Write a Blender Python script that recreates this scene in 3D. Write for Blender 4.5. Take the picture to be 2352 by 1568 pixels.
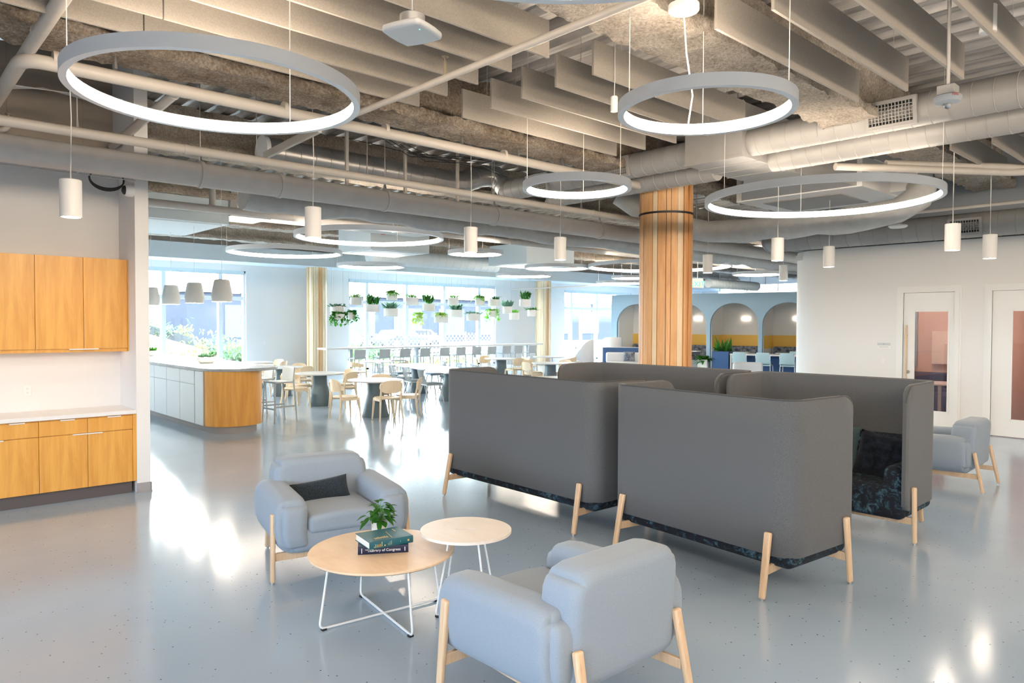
import bpy, math, random
import numpy as np
from mathutils import Vector, Matrix, Euler
R = math.radians
PI = math.pi
rnd = random.Random(7)
for o in list(bpy.data.objects):
    bpy.data.objects.remove(o)
SC = bpy.context.scene
COL = SC.collection

# ---------------------------------------------------------------- camera
EYE = Vector((0, 0, 1.89))
F_PX = 1655.0
AX_R = Vector((0.73492814, -0.67813387, 0.00388467))
AX_U = Vector((0.01457671, 0.02152406, 0.99966206))
AX_W = Vector((0.67798831, 0.73462315, -0.02570359))
cd = bpy.data.cameras.new('camera')
cd.sensor_width = 36.0
cd.lens = F_PX / 2352 * 36.0
cd.clip_end = 400
cam = bpy.data.objects.new('camera', cd)
COL.objects.link(cam)
m = Matrix((AX_R, AX_U, -AX_W)).transposed().to_4x4()
m.translation = EYE
cam.matrix_world = m
SC.camera = cam
def ray(x, y):
    return AX_W + AX_R * ((x - 1176) / F_PX) - AX_U * ((y - 784) / F_PX)
def atz(x, y, z):
    d = ray(x, y); return EYE + d * ((z - EYE.z) / d.z)
def atY(x, y, Y):
    d = ray(x, y); return EYE + d * (Y / d.y)
def atX(x, y, X):
    d = ray(x, y); return EYE + d * (X / d.x)
def atD(x, y, D):
    return EYE + ray(x, y) * D

# ---------------------------------------------------------------- view, world, sun
SC.view_settings.view_transform = 'Standard'
SC.view_settings.look = 'None'
SC.view_settings.gamma = 1.0
SC.view_settings.use_curve_mapping = False
SC.view_settings.exposure = 1.2
SC.display_settings.display_device = 'sRGB'
SC.cycles.max_bounces = 7
SC.cycles.diffuse_bounces = 5
SC.cycles.glossy_bounces = 3
SC.cycles.transmission_bounces = 4
SC.cycles.transparent_max_bounces = 10
SC.cycles.sample_clamp_indirect = 6.0
SC.cycles.caustics_reflective = False
SC.cycles.caustics_refractive = False
SC.cycles.use_denoising = True
SC.cycles.blur_glossy = 1.0
SKY = 33.0
RING = 40.0
wd = bpy.data.worlds.new('world'); SC.world = wd; wd.use_nodes = True
bg = wd.node_tree.nodes['Background']
bg.inputs[0].default_value = (0.80, 0.92, 1.0, 1)
wt = wd.node_tree
wc_ = wt.nodes.new('ShaderNodeTexCoord'); ws_ = wt.nodes.new('ShaderNodeSeparateXYZ'); wr_ = wt.nodes.new('ShaderNodeValToRGB')
wm_ = wt.nodes.new('ShaderNodeMath'); wm_.operation = 'MULTIPLY'; wm_.inputs[1].default_value = SKY
wt.links.new(wc_.outputs['Generated'], ws_.inputs[0]); wt.links.new(ws_.outputs[2], wr_.inputs[0])
wt.links.new(wr_.outputs[0], wm_.inputs[0]); wt.links.new(wm_.outputs[0], bg.inputs[1])
# hazy sky: brightest low over the horizon, dimmer overhead
for e_, (p_, v_) in zip([wr_.color_ramp.elements[0], wr_.color_ramp.elements[1], wr_.color_ramp.elements.new(.24), wr_.color_ramp.elements.new(.42)], ((0, .03), (1, .02), (.24, 1), (.42, .07))):
    e_.position = p_; e_.color = (v_, v_, v_, 1)
wr_.color_ramp.elements.new(.02).color = (1, 1, 1, 1)
sd = bpy.data.lights.new('sun', 'SUN'); sd.energy = 3.0; sd.angle = R(1.0); sd.color = (1, .95, .86)
so = bpy.data.objects.new('sun', sd); COL.objects.link(so)
so.rotation_euler = Vector((-0.45, -0.75, -1.05)).to_track_quat('-Z', 'Y').to_euler()
def portal(loc, facing, w, h):
    l = bpy.data.lights.new('window_portal', 'AREA'); l.shape = 'RECTANGLE'; l.size = w; l.size_y = h
    l.cycles.is_portal = True
    o = bpy.data.objects.new('window_portal', l); COL.objects.link(o); o.location = loc
    o.rotation_euler = Vector(facing).to_track_quat('-Z', 'Y').to_euler()
portal((6.6, 24.25, 1.8), (0, -1, 0), 7.2, 3.6)
portal((17.5, 24.25, 1.8), (0, -1, 0), 7.4, 3.6)
portal((28.2, 24.25, 1.8), (0, -1, 0), 5.3, 3.6)
portal((-7.25, 1.5, 1.9), (1, 0, 0), 10.2, 2.2)
portal((37.75, 15.5, 2.0), (-1, 0, 0), 15.2, 4.2)

# ---------------------------------------------------------------- mesh helpers
class MB:
    def __init__(s):
        s.v = []; s.f = []; s.k = 0; s.mi = []
    def add(s, V, F):
        o = len(s.v)
        s.v += [tuple(p) for p in V]
        s.f += [tuple(i + o for i in q) for q in F]
        s.mi += [s.k]*(len(s.f)-len(s.mi))
        return s
    def box(s, x0, y0, z0, x1, y1, z1):
        V = [(x0,y0,z0),(x1,y0,z0),(x1,y1,z0),(x0,y1,z0),(x0,y0,z1),(x1,y0,z1),(x1,y1,z1),(x0,y1,z1)]
        return s.add(V, [(0,3,2,1),(4,5,6,7),(0,1,5,4),(1,2,6,5),(2,3,7,6),(3,0,4,7)])
    def cbox(s, c, h, rot=None):
        V = []
        for dz in (-1,1):
            for dx, dy in ((-1,-1),(1,-1),(1,1),(-1,1)):
                p = Vector((dx*h[0], dy*h[1], dz*h[2]))
                if rot is not None: p = rot @ p
                V.append(p + Vector(c))
        return s.add(V, [(0,3,2,1),(4,5,6,7),(0,1,5,4),(1,2,6,5),(2,3,7,6),(3,0,4,7)])
    def bar(s, p, q, a, b, up=(0,0,1), a2=None, b2=None):
        # rectangular bar from p to q, half sizes a (sideways) and b (up), may taper
        p = Vector(p); q = Vector(q); d = (q-p).normalized()
        sd = d.cross(Vector(up)).normalized(); u = sd.cross(d)
        a2 = a if a2 is None else a2; b2 = b if b2 is None else b2
        V = [p+sd*i*a+u*j*b for i,j in ((-1,-1),(1,-1),(1,1),(-1,1))] + [q+sd*i*a2+u*j*b2 for i,j in ((-1,-1),(1,-1),(1,1),(-1,1))]
        return s.add(V, [(0,3,2,1),(4,5,6,7),(0,1,5,4),(1,2,6,5),(2,3,7,6),(3,0,4,7)])
    def rbox(s, c, h, r, n=4, rot=None, fn=None, m=3):
        c = Vector(c); V = []; F = []
        r = min(r, h[0]*.999, h[1]*.999, h[2]*.999)
        def axis(hh):
            a = [-hh + r*(1-math.cos(PI/2*i/n)) * 1.0 for i in range(n)]
            a = [-hh + r*(1 - math.tan(PI/4*(1-i/n))) for i in range(n)]
            mid = [-(hh-r) + 2*(hh-r)*i/m for i in range(m+1)]
            return a + mid + [-x for x in reversed(a)]
        A = [axis(x) for x in h]
        key = {}
        def vert(p):
            k = (round(p[0],5), round(p[1],5), round(p[2],5))
            if k not in key:
                inn = Vector([max(-(h[i]-r), min(h[i]-r, p[i])) for i in range(3)])
                d = Vector(p) - inn
                if d.length > 1e-9: d = d.normalized()*r
                q = inn + d
                if fn: q = fn(q)
                if rot is not None: q = rot @ q
                key[k] = len(V); V.append(q + c)
            return key[k]
        for ax in range(3):
            i, j = [(1,2),(2,0),(0,1)][ax]
            for sg in (-1,1):
                for a in range(len(A[i])-1):
                    for b in range(len(A[j])-1):
                        q = []
                        for da, db in ((0,0),(1,0),(1,1),(0,1)):
                            p = [0,0,0]; p[ax] = sg*h[ax]; p[i] = A[i][a+da]; p[j] = A[j][b+db]
                            q.append(vert(p))
                        if sg < 0: q.reverse()
                        if len(set(q)) == 4: F.append(q)
                        elif len(set(q)) == 3:
                            t = []
                            for z in q:
                                if z not in t: t.append(z)
                            F.append(t)
        return s.add(V, F)
    def tube(s, P, r, n=10, closed=False, caps=True):
        P = [Vector(p) for p in P]; N = len(P)
        rr = r if isinstance(r, (list, tuple)) else [r]*N
        T = []
        for i in range(N):
            a = P[(i-1) % N] if (closed or i > 0) else P[i]
            b = P[(i+1) % N] if (closed or i < N-1) else P[i]
            T.append((b-a).normalized())
        t0 = T[0]
        nrm = t0.cross(Vector((0,0,1)))
        if nrm.length < 1e-4: nrm = t0.cross(Vector((0,1,0)))
        nrm.normalize()
        V = []; F = []
        for i in range(N):
            if i > 0:
                ax = T[i-1].cross(T[i])
                if ax.length > 1e-7:
                    nrm = Matrix.Rotation(T[i-1].angle(T[i]), 3, ax.normalized()) @ nrm
            b = T[i].cross(nrm).normalized()
            for k in range(n):
                a = 2*PI*k/n
                V.append(P[i] + (nrm*math.cos(a) + b*math.sin(a))*rr[i])
        for i in range(N if closed else N-1):
            for k in range(n):
                k2 = (k+1) % n; i2 = (i+1) % N
                F.append((i*n+k, i*n+k2, i2*n+k2, i2*n+k))
        if caps and not closed:
            F.append(tuple(range(n-1, -1, -1))); F.append(tuple((N-1)*n+k for k in range(n)))
        return s.add(V, F)
    def cyl(s, p, q, r, r2=None, n=16):
        return s.tube([p, q], [r, r if r2 is None else r2], n)
    def lathe(s, prof, n=32, c=(0,0,0), a0=0, a1=2*PI, cap=True):
        full = abs(a1-a0-2*PI) < 1e-6
        V = []; F = []; K = n if full else n+1
        for r_, z in prof:
            for k in range(K):
                a = a0+(a1-a0)*k/n
                V.append((c[0]+r_*math.cos(a), c[1]+r_*math.sin(a), c[2]+z))
        for i in range(len(prof)-1):
            for k in range(n):
                k2 = (k+1) % K
                F.append((i*K+k, i*K+k2, (i+1)*K+k2, (i+1)*K+k))
        if full and cap:
            if prof[0][0] > 1e-5: F.append(tuple(range(K-1,-1,-1)))
            if prof[-1][0] > 1e-5: F.append(tuple((len(prof)-1)*K+k for k in range(K)))
        return s.add(V, F)
    def prism(s, poly, z0, z1):
        n = len(poly)
        V = [(x,y,z0) for x,y in poly] + [(x,y,z1) for x,y in poly]
        F = [tuple(range(n-1,-1,-1)), tuple(range(n,2*n))] + [(i,(i+1)%n,n+(i+1)%n,n+i) for i in range(n)]
        return s.add(V, F)
    def grid(s, fn, nu, nv, closeu=False):
        V = []; F = []
        for i in range(nu + (0 if closeu else 1)):
            for j in range(nv+1):
                V.append(fn(i/nu, j/nv))
        NU = nu if closeu else nu+1
        for i in range(nu):
            for j in range(nv):
                i2 = (i+1) % NU
                F.append((i*(nv+1)+j, i2*(nv+1)+j, i2*(nv+1)+j+1, i*(nv+1)+j+1))
        return s.add(V, F)
    def blob(s, c, rx, ry, rz, n=12, m=8, jit=0):
        def fn(u, v):
            a = 2*PI*u; b = PI*v; k = 1+jit*(rnd.random()-.5)
            return (c[0]+rx*k*math.sin(b)*math.cos(a), c[1]+ry*k*math.sin(b)*math.sin(a), c[2]-rz*k*math.cos(b))
        return s.grid(fn, n, m, True)
    def xf(s, M):
        s.v = [tuple(M @ Vector(p)) for p in s.v]; return s
    def rotz(s, a, loc=(0,0,0)):
        return s.xf(Matrix.Translation(loc) @ Matrix.Rotation(a, 4, 'Z'))
    def build(s, name, mat, parent=None, smooth=True, bevel=0, ang=38, seg=2):
        me = bpy.data.meshes.new(name); me.from_pydata(s.v, [], s.f); me.validate(); me.update()
        o = bpy.data.objects.new(name, me); COL.objects.link(o)
        if isinstance(mat, (list, tuple)):
            for q in mat: me.materials.append(q)
            if len(me.polygons) == len(s.mi): me.polygons.foreach_set('material_index', s.mi)
        elif mat is not None: me.materials.append(mat)
        if smooth:
            me.polygons.foreach_set('use_smooth', [True]*len(me.polygons))
            me.set_sharp_from_angle(angle=R(ang))
        if bevel:
            b = o.modifiers.new('Bevel', 'BEVEL'); b.width = bevel; b.segments = seg; b.limit_method = 'ANGLE'; b.angle_limit = R(40)
        if parent is not None: o.parent = parent
        return o
def tag(o, label=None, cat=None, group=None, kind=None):
    if label: o['label'] = label
    if cat: o['category'] = cat
    if group: o['group'] = group
    if kind: o['kind'] = kind
    return o
def thing(name, label, cat, loc=(0,0,0), rz=0, group=None):
    o = bpy.data.objects.new(name, None); COL.objects.link(o)
    o.empty_display_size = .1
    o.location = loc; o.rotation_euler = (0,0,rz)
    return tag(o, label, cat, group)
def struct(name, mb, mat, label=None, **k):
    return tag(mb.build(name, mat, **k), label, None, None, 'structure')
KIDS = {}
def dup(root, loc, rz=None, label=None, group=None, scale=None):
    def cp(o, par):
        c = o.copy(); COL.objects.link(c)
        if par is not None: c.parent = par
        for ch in o.children: cp(ch, c)
        return c
    r = cp(root, None); r.location = loc
    if rz is not None: r.rotation_euler = (0,0,rz)
    if scale is not None: r.scale = (scale,)*3
    if label: r['label'] = label
    if group: r['group'] = group
    return r
def text(name, body, size, mat, parent, M, depth=.0006, align='CENTER'):
    cu = bpy.data.curves.new(name, 'FONT'); cu.body = body; cu.size = size; cu.extrude = depth
    cu.align_x = align; cu.align_y = 'CENTER'
    t = bpy.data.objects.new(name+'_tmp', cu); COL.objects.link(t)
    me = bpy.data.meshes.new_from_object(t); bpy.data.objects.remove(t)
    me.transform(M); me.materials.clear(); me.materials.append(mat)
    o = bpy.data.objects.new(name, me); COL.objects.link(o); o.parent = parent
    return o

# ---------------------------------------------------------------- materials
def nt(name):
    m = bpy.data.materials.new(name); m.use_nodes = True
    t = m.node_tree; b = t.nodes['Principled BSDF']
    return m, t, b
def coords(t, scale=(1,1,1), kind='Object'):
    tc = t.nodes.new('ShaderNodeTexCoord'); mp = t.nodes.new('ShaderNodeMapping')
    mp.inputs['Scale'].default_value = scale
    t.links.new(tc.outputs[kind], mp.inputs[0]); return mp.outputs[0]
def ramp(t, fac, stops):
    r = t.nodes.new('ShaderNodeValToRGB')
    el = r.color_ramp.elements
    while len(el) < len(stops): el.new(.5)
    for e, (p, c) in zip(el, stops):
        e.position = p; e.color = (*c, 1)
    t.links.new(fac, r.inputs[0]); return r.outputs[0]
def noise(t, co, scale, detail=3, rough=.55, dist=0):
    n = t.nodes.new('ShaderNodeTexNoise'); n.inputs['Scale'].default_value = scale
    n.inputs['Detail'].default_value = detail; n.inputs['Roughness'].default_value = rough; n.inputs['Distortion'].default_value = dist
    t.links.new(co, n.inputs[0]); return n.outputs[0]
def bump(t, b, h, strength, dist=.01):
    n = t.nodes.new('ShaderNodeBump'); n.inputs['Strength'].default_value = strength; n.inputs['Distance'].default_value = dist
    t.links.new(h, n.inputs['Height']); t.links.new(n.outputs[0], b.inputs['Normal'])
def mat(name, col, rough=.5, metal=0, var=0, vs=6, bs=0, bump_s=0, spec=.5, vscale=(1,1,1)):
    m, t, b = nt(name)
    b.inputs['Base Color'].default_value = (*col, 1); b.inputs['Roughness'].default_value = rough
    b.inputs['Metallic'].default_value = metal; b.inputs['Specular IOR Level'].default_value = spec
    if var or bump_s:
        co = coords(t, vscale)
        if var:
            lo = tuple(max(0, c*(1-var)) for c in col); hi = tuple(min(1, c*(1+var)) for c in col)
            t.links.new(ramp(t, noise(t, co, vs), [(.3, lo), (.7, hi)]), b.inputs['Base Color'])
        if bump_s: bump(t, b, noise(t, co, bs, 2), bump_s)
    return m
def wood(name, c1, c2, sc=(30,30,2), rough=.45):
    m, t, b = nt(name)
    co = coords(t, sc)
    n1 = noise(t, co, 1.0, 4, .6, .6)
    n2 = noise(t, coords(t, (sc[0]*6, sc[1]*6, sc[2]*3)), 1.0, 2)
    mx = t.nodes.new('ShaderNodeMath'); mx.operation = 'MULTIPLY_ADD'; mx.inputs[1].default_value = .25
    t.links.new(n2, mx.inputs[0]); t.links.new(n1, mx.inputs[2])
    t.links.new(ramp(t, mx.outputs[0], [(.40, c1), (.80, c2)]), b.inputs['Base Color'])
    b.inputs['Roughness'].default_value = rough
    return m
def fabric(name, c1, c2, s=260, bs=.25, rough=.92):
    m, t, b = nt(name)
    co = coords(t)
    n = noise(t, co, s, 3, .7)
    t.links.new(ramp(t, n, [(.35, c1), (.65, c2)]), b.inputs['Base Color'])
    b.inputs['Roughness'].default_value = rough; b.inputs['Specular IOR Level'].default_value = .2
    b.inputs['Sheen Weight'].default_value = .15
    bump(t, b, n, bs, .002)
    return m
def emit(name, col, s):
    m = bpy.data.materials.new(name); m.use_nodes = True; t = m.node_tree
    t.nodes.remove(t.nodes['Principled BSDF'])
    e = t.nodes.new('ShaderNodeEmission'); e.inputs[0].default_value = (*col, 1); e.inputs[1].default_value = s
    t.links.new(e.outputs[0], t.nodes['Material Output'].inputs[0]); return m
def glass(name, tint, refl=.08, rough=.0):
    m = bpy.data.materials.new(name); m.use_nodes = True; t = m.node_tree
    t.nodes.remove(t.nodes['Principled BSDF'])
    a = t.nodes.new('ShaderNodeBsdfTransparent'); a.inputs[0].default_value = (*tint, 1)
    g = t.nodes.new('ShaderNodeBsdfGlossy'); g.inputs['Roughness'].default_value = rough
    x = t.nodes.new('ShaderNodeMixShader'); x.inputs[0].default_value = refl
    t.links.new(a.outputs[0], x.inputs[1]); t.links.new(g.outputs[0], x.inputs[2])
    t.links.new(x.outputs[0], t.nodes['Material Output'].inputs[0]); return m

def m_floor():
    m, t, b = nt('epoxy_floor')
    co = coords(t)
    base = ramp(t, noise(t, co, .6, 3), [(.3, (.34,.435,.545)), (.7, (.40,.495,.60))])
    v = t.nodes.new('ShaderNodeTexVoronoi'); v.inputs['Scale'].default_value = 24; t.links.new(co, v.inputs[0])
    # a few cells carry a small chip
    d = t.nodes.new('ShaderNodeMath'); d.operation = 'LESS_THAN'; d.inputs[1].default_value = .11
    t.links.new(v.outputs['Distance'], d.inputs[0])
    sp = t.nodes.new('ShaderNodeSeparateColor'); t.links.new(v.outputs['Color'], sp.inputs[0])
    g = t.nodes.new('ShaderNodeMath'); g.operation = 'GREATER_THAN'; g.inputs[1].default_value = .55
    t.links.new(sp.outputs[0], g.inputs[0])
    ml = t.nodes.new('ShaderNodeMath'); ml.operation = 'MULTIPLY'
    t.links.new(d.outputs[0], ml.inputs[0]); t.links.new(g.outputs[0], ml.inputs[1])
    chip = ramp(t, sp.outputs[1], [(.45, (.05,.055,.06)), (.75, (.30,.32,.34))])
    mx = t.nodes.new('ShaderNodeMix'); mx.data_type = 'RGBA'
    t.links.new(ml.outputs[0], mx.inputs[0]); t.links.new(base, mx.inputs[6]); t.links.new(chip, mx.inputs[7])
    t.links.new(mx.outputs[2], b.inputs['Base Color'])
    b.inputs['Roughness'].default_value = .14
    b.inputs['Specular IOR Level'].default_value = .6
    bump(t, b, noise(t, co, 70, 2), .07, .004)
    return m
def m_floral():
    m, t, b = nt('floral_fabric')
    co = coords(t)
    n = noise(t, co, 15, 6, .75, .8)
    t.links.new(ramp(t, n, [(.50, (.003,.005,.012)), (.56, (.015,.045,.07)), (.62, (.05,.11,.145)), (.72, (.17,.19,.21))]), b.inputs['Base Color'])
    b.inputs['Roughness'].default_value = .9; bump(t, b, n, .2, .003)
    return m
def m_fireproof(name, c1, c2, c3):
    m, t, b = nt(name)
    co = coords(t)
    n = noise(t, co, 34, 5, .75); n2 = noise(t, co, 3, 3, .6)
    a = t.nodes.new('ShaderNodeMath'); a.operation = 'MULTIPLY_ADD'; a.inputs[1].default_value = .55
    t.links.new(n2, a.inputs[0]); t.links.new(n, a.inputs[2])
    t.links.new(ramp(t, a.outputs[0], [(.50, c1), (.78, c2), (1.0, c3)]), b.inputs['Base Color'])
    b.inputs['Roughness'].default_value = 1; b.inputs['Specular IOR Level'].default_value = .1
    bump(t, b, n, 1.0, .03)
    return m
def m_hair(name, c1, c2, spec=.5):
    m, t, b = nt(name)
    t.links.new(ramp(t, noise(t, coords(t), 5, 2), [(.3, c1), (.7, c2)]), b.inputs['Base Color'])
    b.inputs['Roughness'].default_value = .5
    b.inputs['Specular IOR Level'].default_value = spec
    tr = t.nodes.new('ShaderNodeBsdfTranslucent'); tr.inputs[0].default_value = (c2[0]*1.3, min(1, c2[1]*1.3), c2[2]*.9, 1)
    mx = t.nodes.new('ShaderNodeMixShader'); mx.inputs[0].default_value = .45
    t.links.new(b.outputs[0], mx.inputs[1]); t.links.new(tr.outputs[0], mx.inputs[2])
    t.links.new(mx.outputs[0], t.nodes['Material Output'].inputs[0])
    return m
MT = {}
MT['floor'] = m_floor()
MT['white'] = mat('white_paint', (.80,.80,.78), .6, bump_s=.03, bs=180)
MT['wall'] = mat('wall_paint', (.76,.75,.735), .7, bump_s=.04, bs=140)
MT['beige'] = mat('bare_drywall', (.30,.255,.21), .8, var=.08, vs=2)
MT['grey_wall'] = mat('grey_upper_paint', (.30,.33,.36), .7)
MT['bulkhead'] = mat('pale_grey_paint', (.58,.66,.70), .7)
MT['deck'] = mat('galvanized_deck', (.50,.48,.46), .45, .6, var=.35, vs=5, vscale=(3,.25,1))
MT['fire_grey'] = m_fireproof('fireproofing_brown', (.15,.11,.08), (.40,.325,.25), (.68,.60,.52))
MT['fire_pale'] = m_fireproof('fireproofing_pale', (.22,.185,.15), (.50,.44,.37), (.74,.68,.60))
MT['pipe'] = mat('pipe_paint', (.50,.46,.41), .45, var=.04)
MT['pipe_grey'] = mat('grey_pipe_paint', (.52,.50,.48), .5, var=.05)
MT['duct'] = mat('duct_paint', (.34,.33,.315), .42, .0, var=.03)
MT['duct_grey'] = mat('duct_metal', (.45,.44,.43), .32, .85, var=.15, vs=3)
MT['wrap'] = mat('wrapped_insulation', (.50,.50,.49), .4, 0, var=.08, vs=7, bs=5, bump_s=.9)
MT['baffle'] = fabric('felt_baffle', (.275,.247,.216), (.34,.307,.27), 120, .15)
MT['ring'] = mat('ring_housing', (.86,.88,.90), .4, .1)
MT['ring_glow'] = emit('ring_diffuser', (1, .82, .63), RING)
MT['ring_glow_back'] = emit('ring_diffuser_bright', (1, .82, .63), RING*1.7)
MT['ring_glow_far'] = emit('ring_diffuser_dimmed', (1, .84, .67), RING*.55)
MT['lamp_glow'] = emit('lamp_diffuser', (1, .86, .70), 90)
MT['booth_glow'] = emit('booth_diffuser', (1, .88, .72), 6)
MT['strip_glow'] = emit('strip_diffuser', (1, .78, .52), 1.6)
MT['lamp'] = mat('lamp_white', (.78,.77,.75), .45)
MT['shade'] = mat('shade_ceramic', (.50,.53,.54), .6)
MT['cord'] = mat('pale_cord', (.72,.70,.67), .6)
MT['black'] = mat('black_plastic', (.015,.015,.017), .4)
MT['steel'] = mat('steel', (.6,.6,.6), .3, .9)
MT['cab'] = wood('maple_cabinet', (.62,.27,.045), (.78,.40,.085), (14,14,1.2), .38)
MT['maple'] = wood('maple_leg', (.60,.40,.24), (.74,.53,.34), (40,40,3), .4)
MT['ply'] = wood('birch_table', (.74,.52,.33), (.84,.63,.43), (8,3,3), .4)
MT['ply_pale'] = wood('pale_table', (.76,.68,.60), (.83,.76,.69), (8,3,3), .45)
MT['chair'] = wood('beech_chair', (.70,.56,.38), (.80,.67,.48), (16,16,4), .45)
MT['slat'] = wood('cedar_slat', (.58,.29,.11), (.78,.46,.21), (7,7,.9), .5)
MT['slat_b'] = wood('cedar_slat_dark', (.46,.19,.06), (.66,.34,.13), (7,7,.9), .5)
MT['slat_c'] = wood('cedar_slat_pale', (.68,.50,.30), (.82,.66,.45), (7,7,.9), .5)
MT['quartz'] = mat('quartz_top', (.80,.78,.76), .25, var=.03, vs=20)
MT['quartz_g'] = mat('grey_quartz_top', (.36,.39,.41), .18, var=.10, vs=14)
MT['toe'] = mat('rubber_base', (.10,.085,.085), .5)
MT['base'] = mat('grey_base', (.34,.33,.33), .5)
MT['cabw'] = mat('white_laminate', (.60,.64,.66), .35)
MT['sofa'] = fabric('grey_wool', (.072,.076,.08), (.15,.152,.155), 330, .2)
MT['sofa_in'] = fabric('grey_wool_piping', (.05,.05,.05), (.11,.108,.105), 330, .2)
MT['floral'] = m_floral()
MT['arm'] = fabric('pale_blue_fabric', (.235,.285,.345), (.315,.365,.425), 420, .2)
MT['navy'] = fabric('navy_weave', (.008,.014,.022), (.035,.05,.065), 160, .6)
MT['teal'] = fabric('teal_fabric', (.05,.085,.095), (.09,.14,.15), 200, .2)
MT['wire'] = mat('white_wire', (.80,.82,.83), .35)
MT['leaf'] = m_hair('dark_leaf', (.012,.10,.012), (.04,.20,.02))
MT['leaf_l'] = m_hair('bright_leaf', (.10,.34,.05), (.24,.52,.10))
MT['leaf_b'] = m_hair('blue_green_leaf', (.06,.16,.13), (.14,.28,.22))
MT['leaf_y'] = m_hair('lime_leaf', (.28,.50,.08), (.45,.62,.16))
MT['soil'] = mat('soil', (.03,.022,.015), .95)
MT['pot'] = mat('white_pot', (.76,.76,.74), .5)
MT['book_g'] = mat('teal_cloth', (.006,.10,.135), .45)
MT['book_n'] = mat('navy_cloth', (.008,.012,.045), .4)
MT['paper'] = mat('paper', (.80,.78,.72), .8, var=.05, vs=200, vscale=(1,1,40))
MT['gold'] = mat('gold_foil', (.75,.52,.22), .35, .4)
MT['ink'] = mat('white_ink', (.86,.86,.84), .6)
MT['red'] = mat('red_ink', (.70,.03,.04), .5)
MT['tab_base'] = mat('slate_base', (.10,.145,.17), .5)
MT['tab_top'] = mat('white_laminate_top', (.66,.67,.67), .3)
MT['grey_plastic'] = mat('grey_plastic', (.40,.44,.46), .5)
MT['blue_plastic'] = mat('pale_blue_plastic', (.36,.52,.58), .5)
MT['spindle'] = mat('pale_spindle_paint', (.46,.51,.54), .5)
MT['seat_blue'] = fabric('blue_grey_seat', (.20,.27,.31), (.28,.36,.40), 200, .1)
MT['blue'] = mat('blue_laminate', (.025,.09,.24), .4)
MT['arch'] = mat('dusty_blue_paint', (.30,.44,.55), .6)
MT['yellow'] = mat('yellow_paint', (.84,.52,.10), .6)
MT['glass'] = glass('window_glass', (.96,.985,.98), .05)
MT['glass_dim'] = glass('dimming_glass', (.46,.485,.52), .05)  # tint made up to cut the daylight from the added windows
MT['glass_in'] = glass('pinkish_glass', (.86,.77,.74), .05)
MT['frame'] = mat('window_frame', (.70,.74,.76), .4)
MT['orange'] = mat('orange_shell', (.75,.28,.03), .45)
MT['navy_p'] = mat('navy_upholstery', (.05,.06,.13), .8)
MT['mesh_wall'] = mat('rose_acoustic_panel', (.66,.52,.48), .9, var=.08, vs=60)
MT['exit'] = emit('exit_green', (.05, 1, .25), 2.2)
MT['brass'] = mat('brass', (.45,.40,.30), .4, .7)
MT['floral_pale'] = fabric('blue_floral_fabric', (.035,.05,.085), (.30,.32,.36), 9, .2)
MT['floral_dark'] = fabric('dark_floral_fabric', (.002,.003,.006), (.014,.02,.032), 14, .2)
MT['shrub'] = m_hair('shrub_leaf', (.03,.075,.03), (.07,.12,.05), 0)
MT['sage'] = m_hair('sage_leaf', (.035,.07,.05), (.07,.11,.08), 0)
MT['reed'] = m_hair('reed_leaf', (.09,.14,.03), (.16,.20,.06), 0)
MT['room_glow'] = emit('added_room_diffuser', (1,.86,.76), 22)  # glow of the discs added to brighten the meeting rooms
MT['dirt'] = mat('hill_soil', (.085,.078,.07), .95, var=.2, vs=3, spec=0)
MT['lawn'] = mat('dry_grass', (.07,.085,.035), .95, var=.25, vs=4, spec=0)
MT['asphalt'] = mat('asphalt', (.07,.07,.075), .9, var=.1, spec=0)
MT['facade'] = mat('dark_facade', (.035,.04,.055), .5, spec=0)
MT['facade_glass'] = mat('facade_glass', (.06,.075,.10), .15, spec=0)
MT['carw'] = mat('car_white', (.30,.30,.31), .3, spec=0)
MT['cargrey'] = mat('car_grey', (.05,.055,.06), .3, spec=0)
MT['silver'] = mat('silver_label', (.55,.58,.60), .4, .3)
MT['shell_white'] = fabric('white_fabric', (.58,.60,.62), (.68,.70,.72), 200, .1)
# ================================================================ room shell
from mathutils import noise as mn
ZD = 4.9
struct('floor', MB().box(-7.2, -6.2, -.2, 38, 24.3, 0), MT['floor'], 'glossy blue grey speckled resin floor', smooth=False)
# corrugated metal deck, flutes run along Y
d = MB(); px = []
x = -7.2
while x < 38:
    px += [(x, ZD), (x+.13, ZD), (x+.17, ZD+.085), (x+.30, ZD+.085), (x+.34, ZD)][:4]
    x += .34
V = [(a, -6.2, b) for a, b in px] + [(a, 24.3, b) for a, b in px]
n = len(px)
d.add(V, [(i, i+1, n+i+1, n+i) for i in range(n-1)])
struct('ceiling', d, MT['deck'], 'corrugated metal roof deck', smooth=False)
struct('light_blocking_slab', MB().box(-7.4, -6.4, ZD+.1, 38.2, 24.5, ZD+.3), MT['grey_wall'], smooth=False)  # unseen slab over the deck, put there to block light

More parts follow.
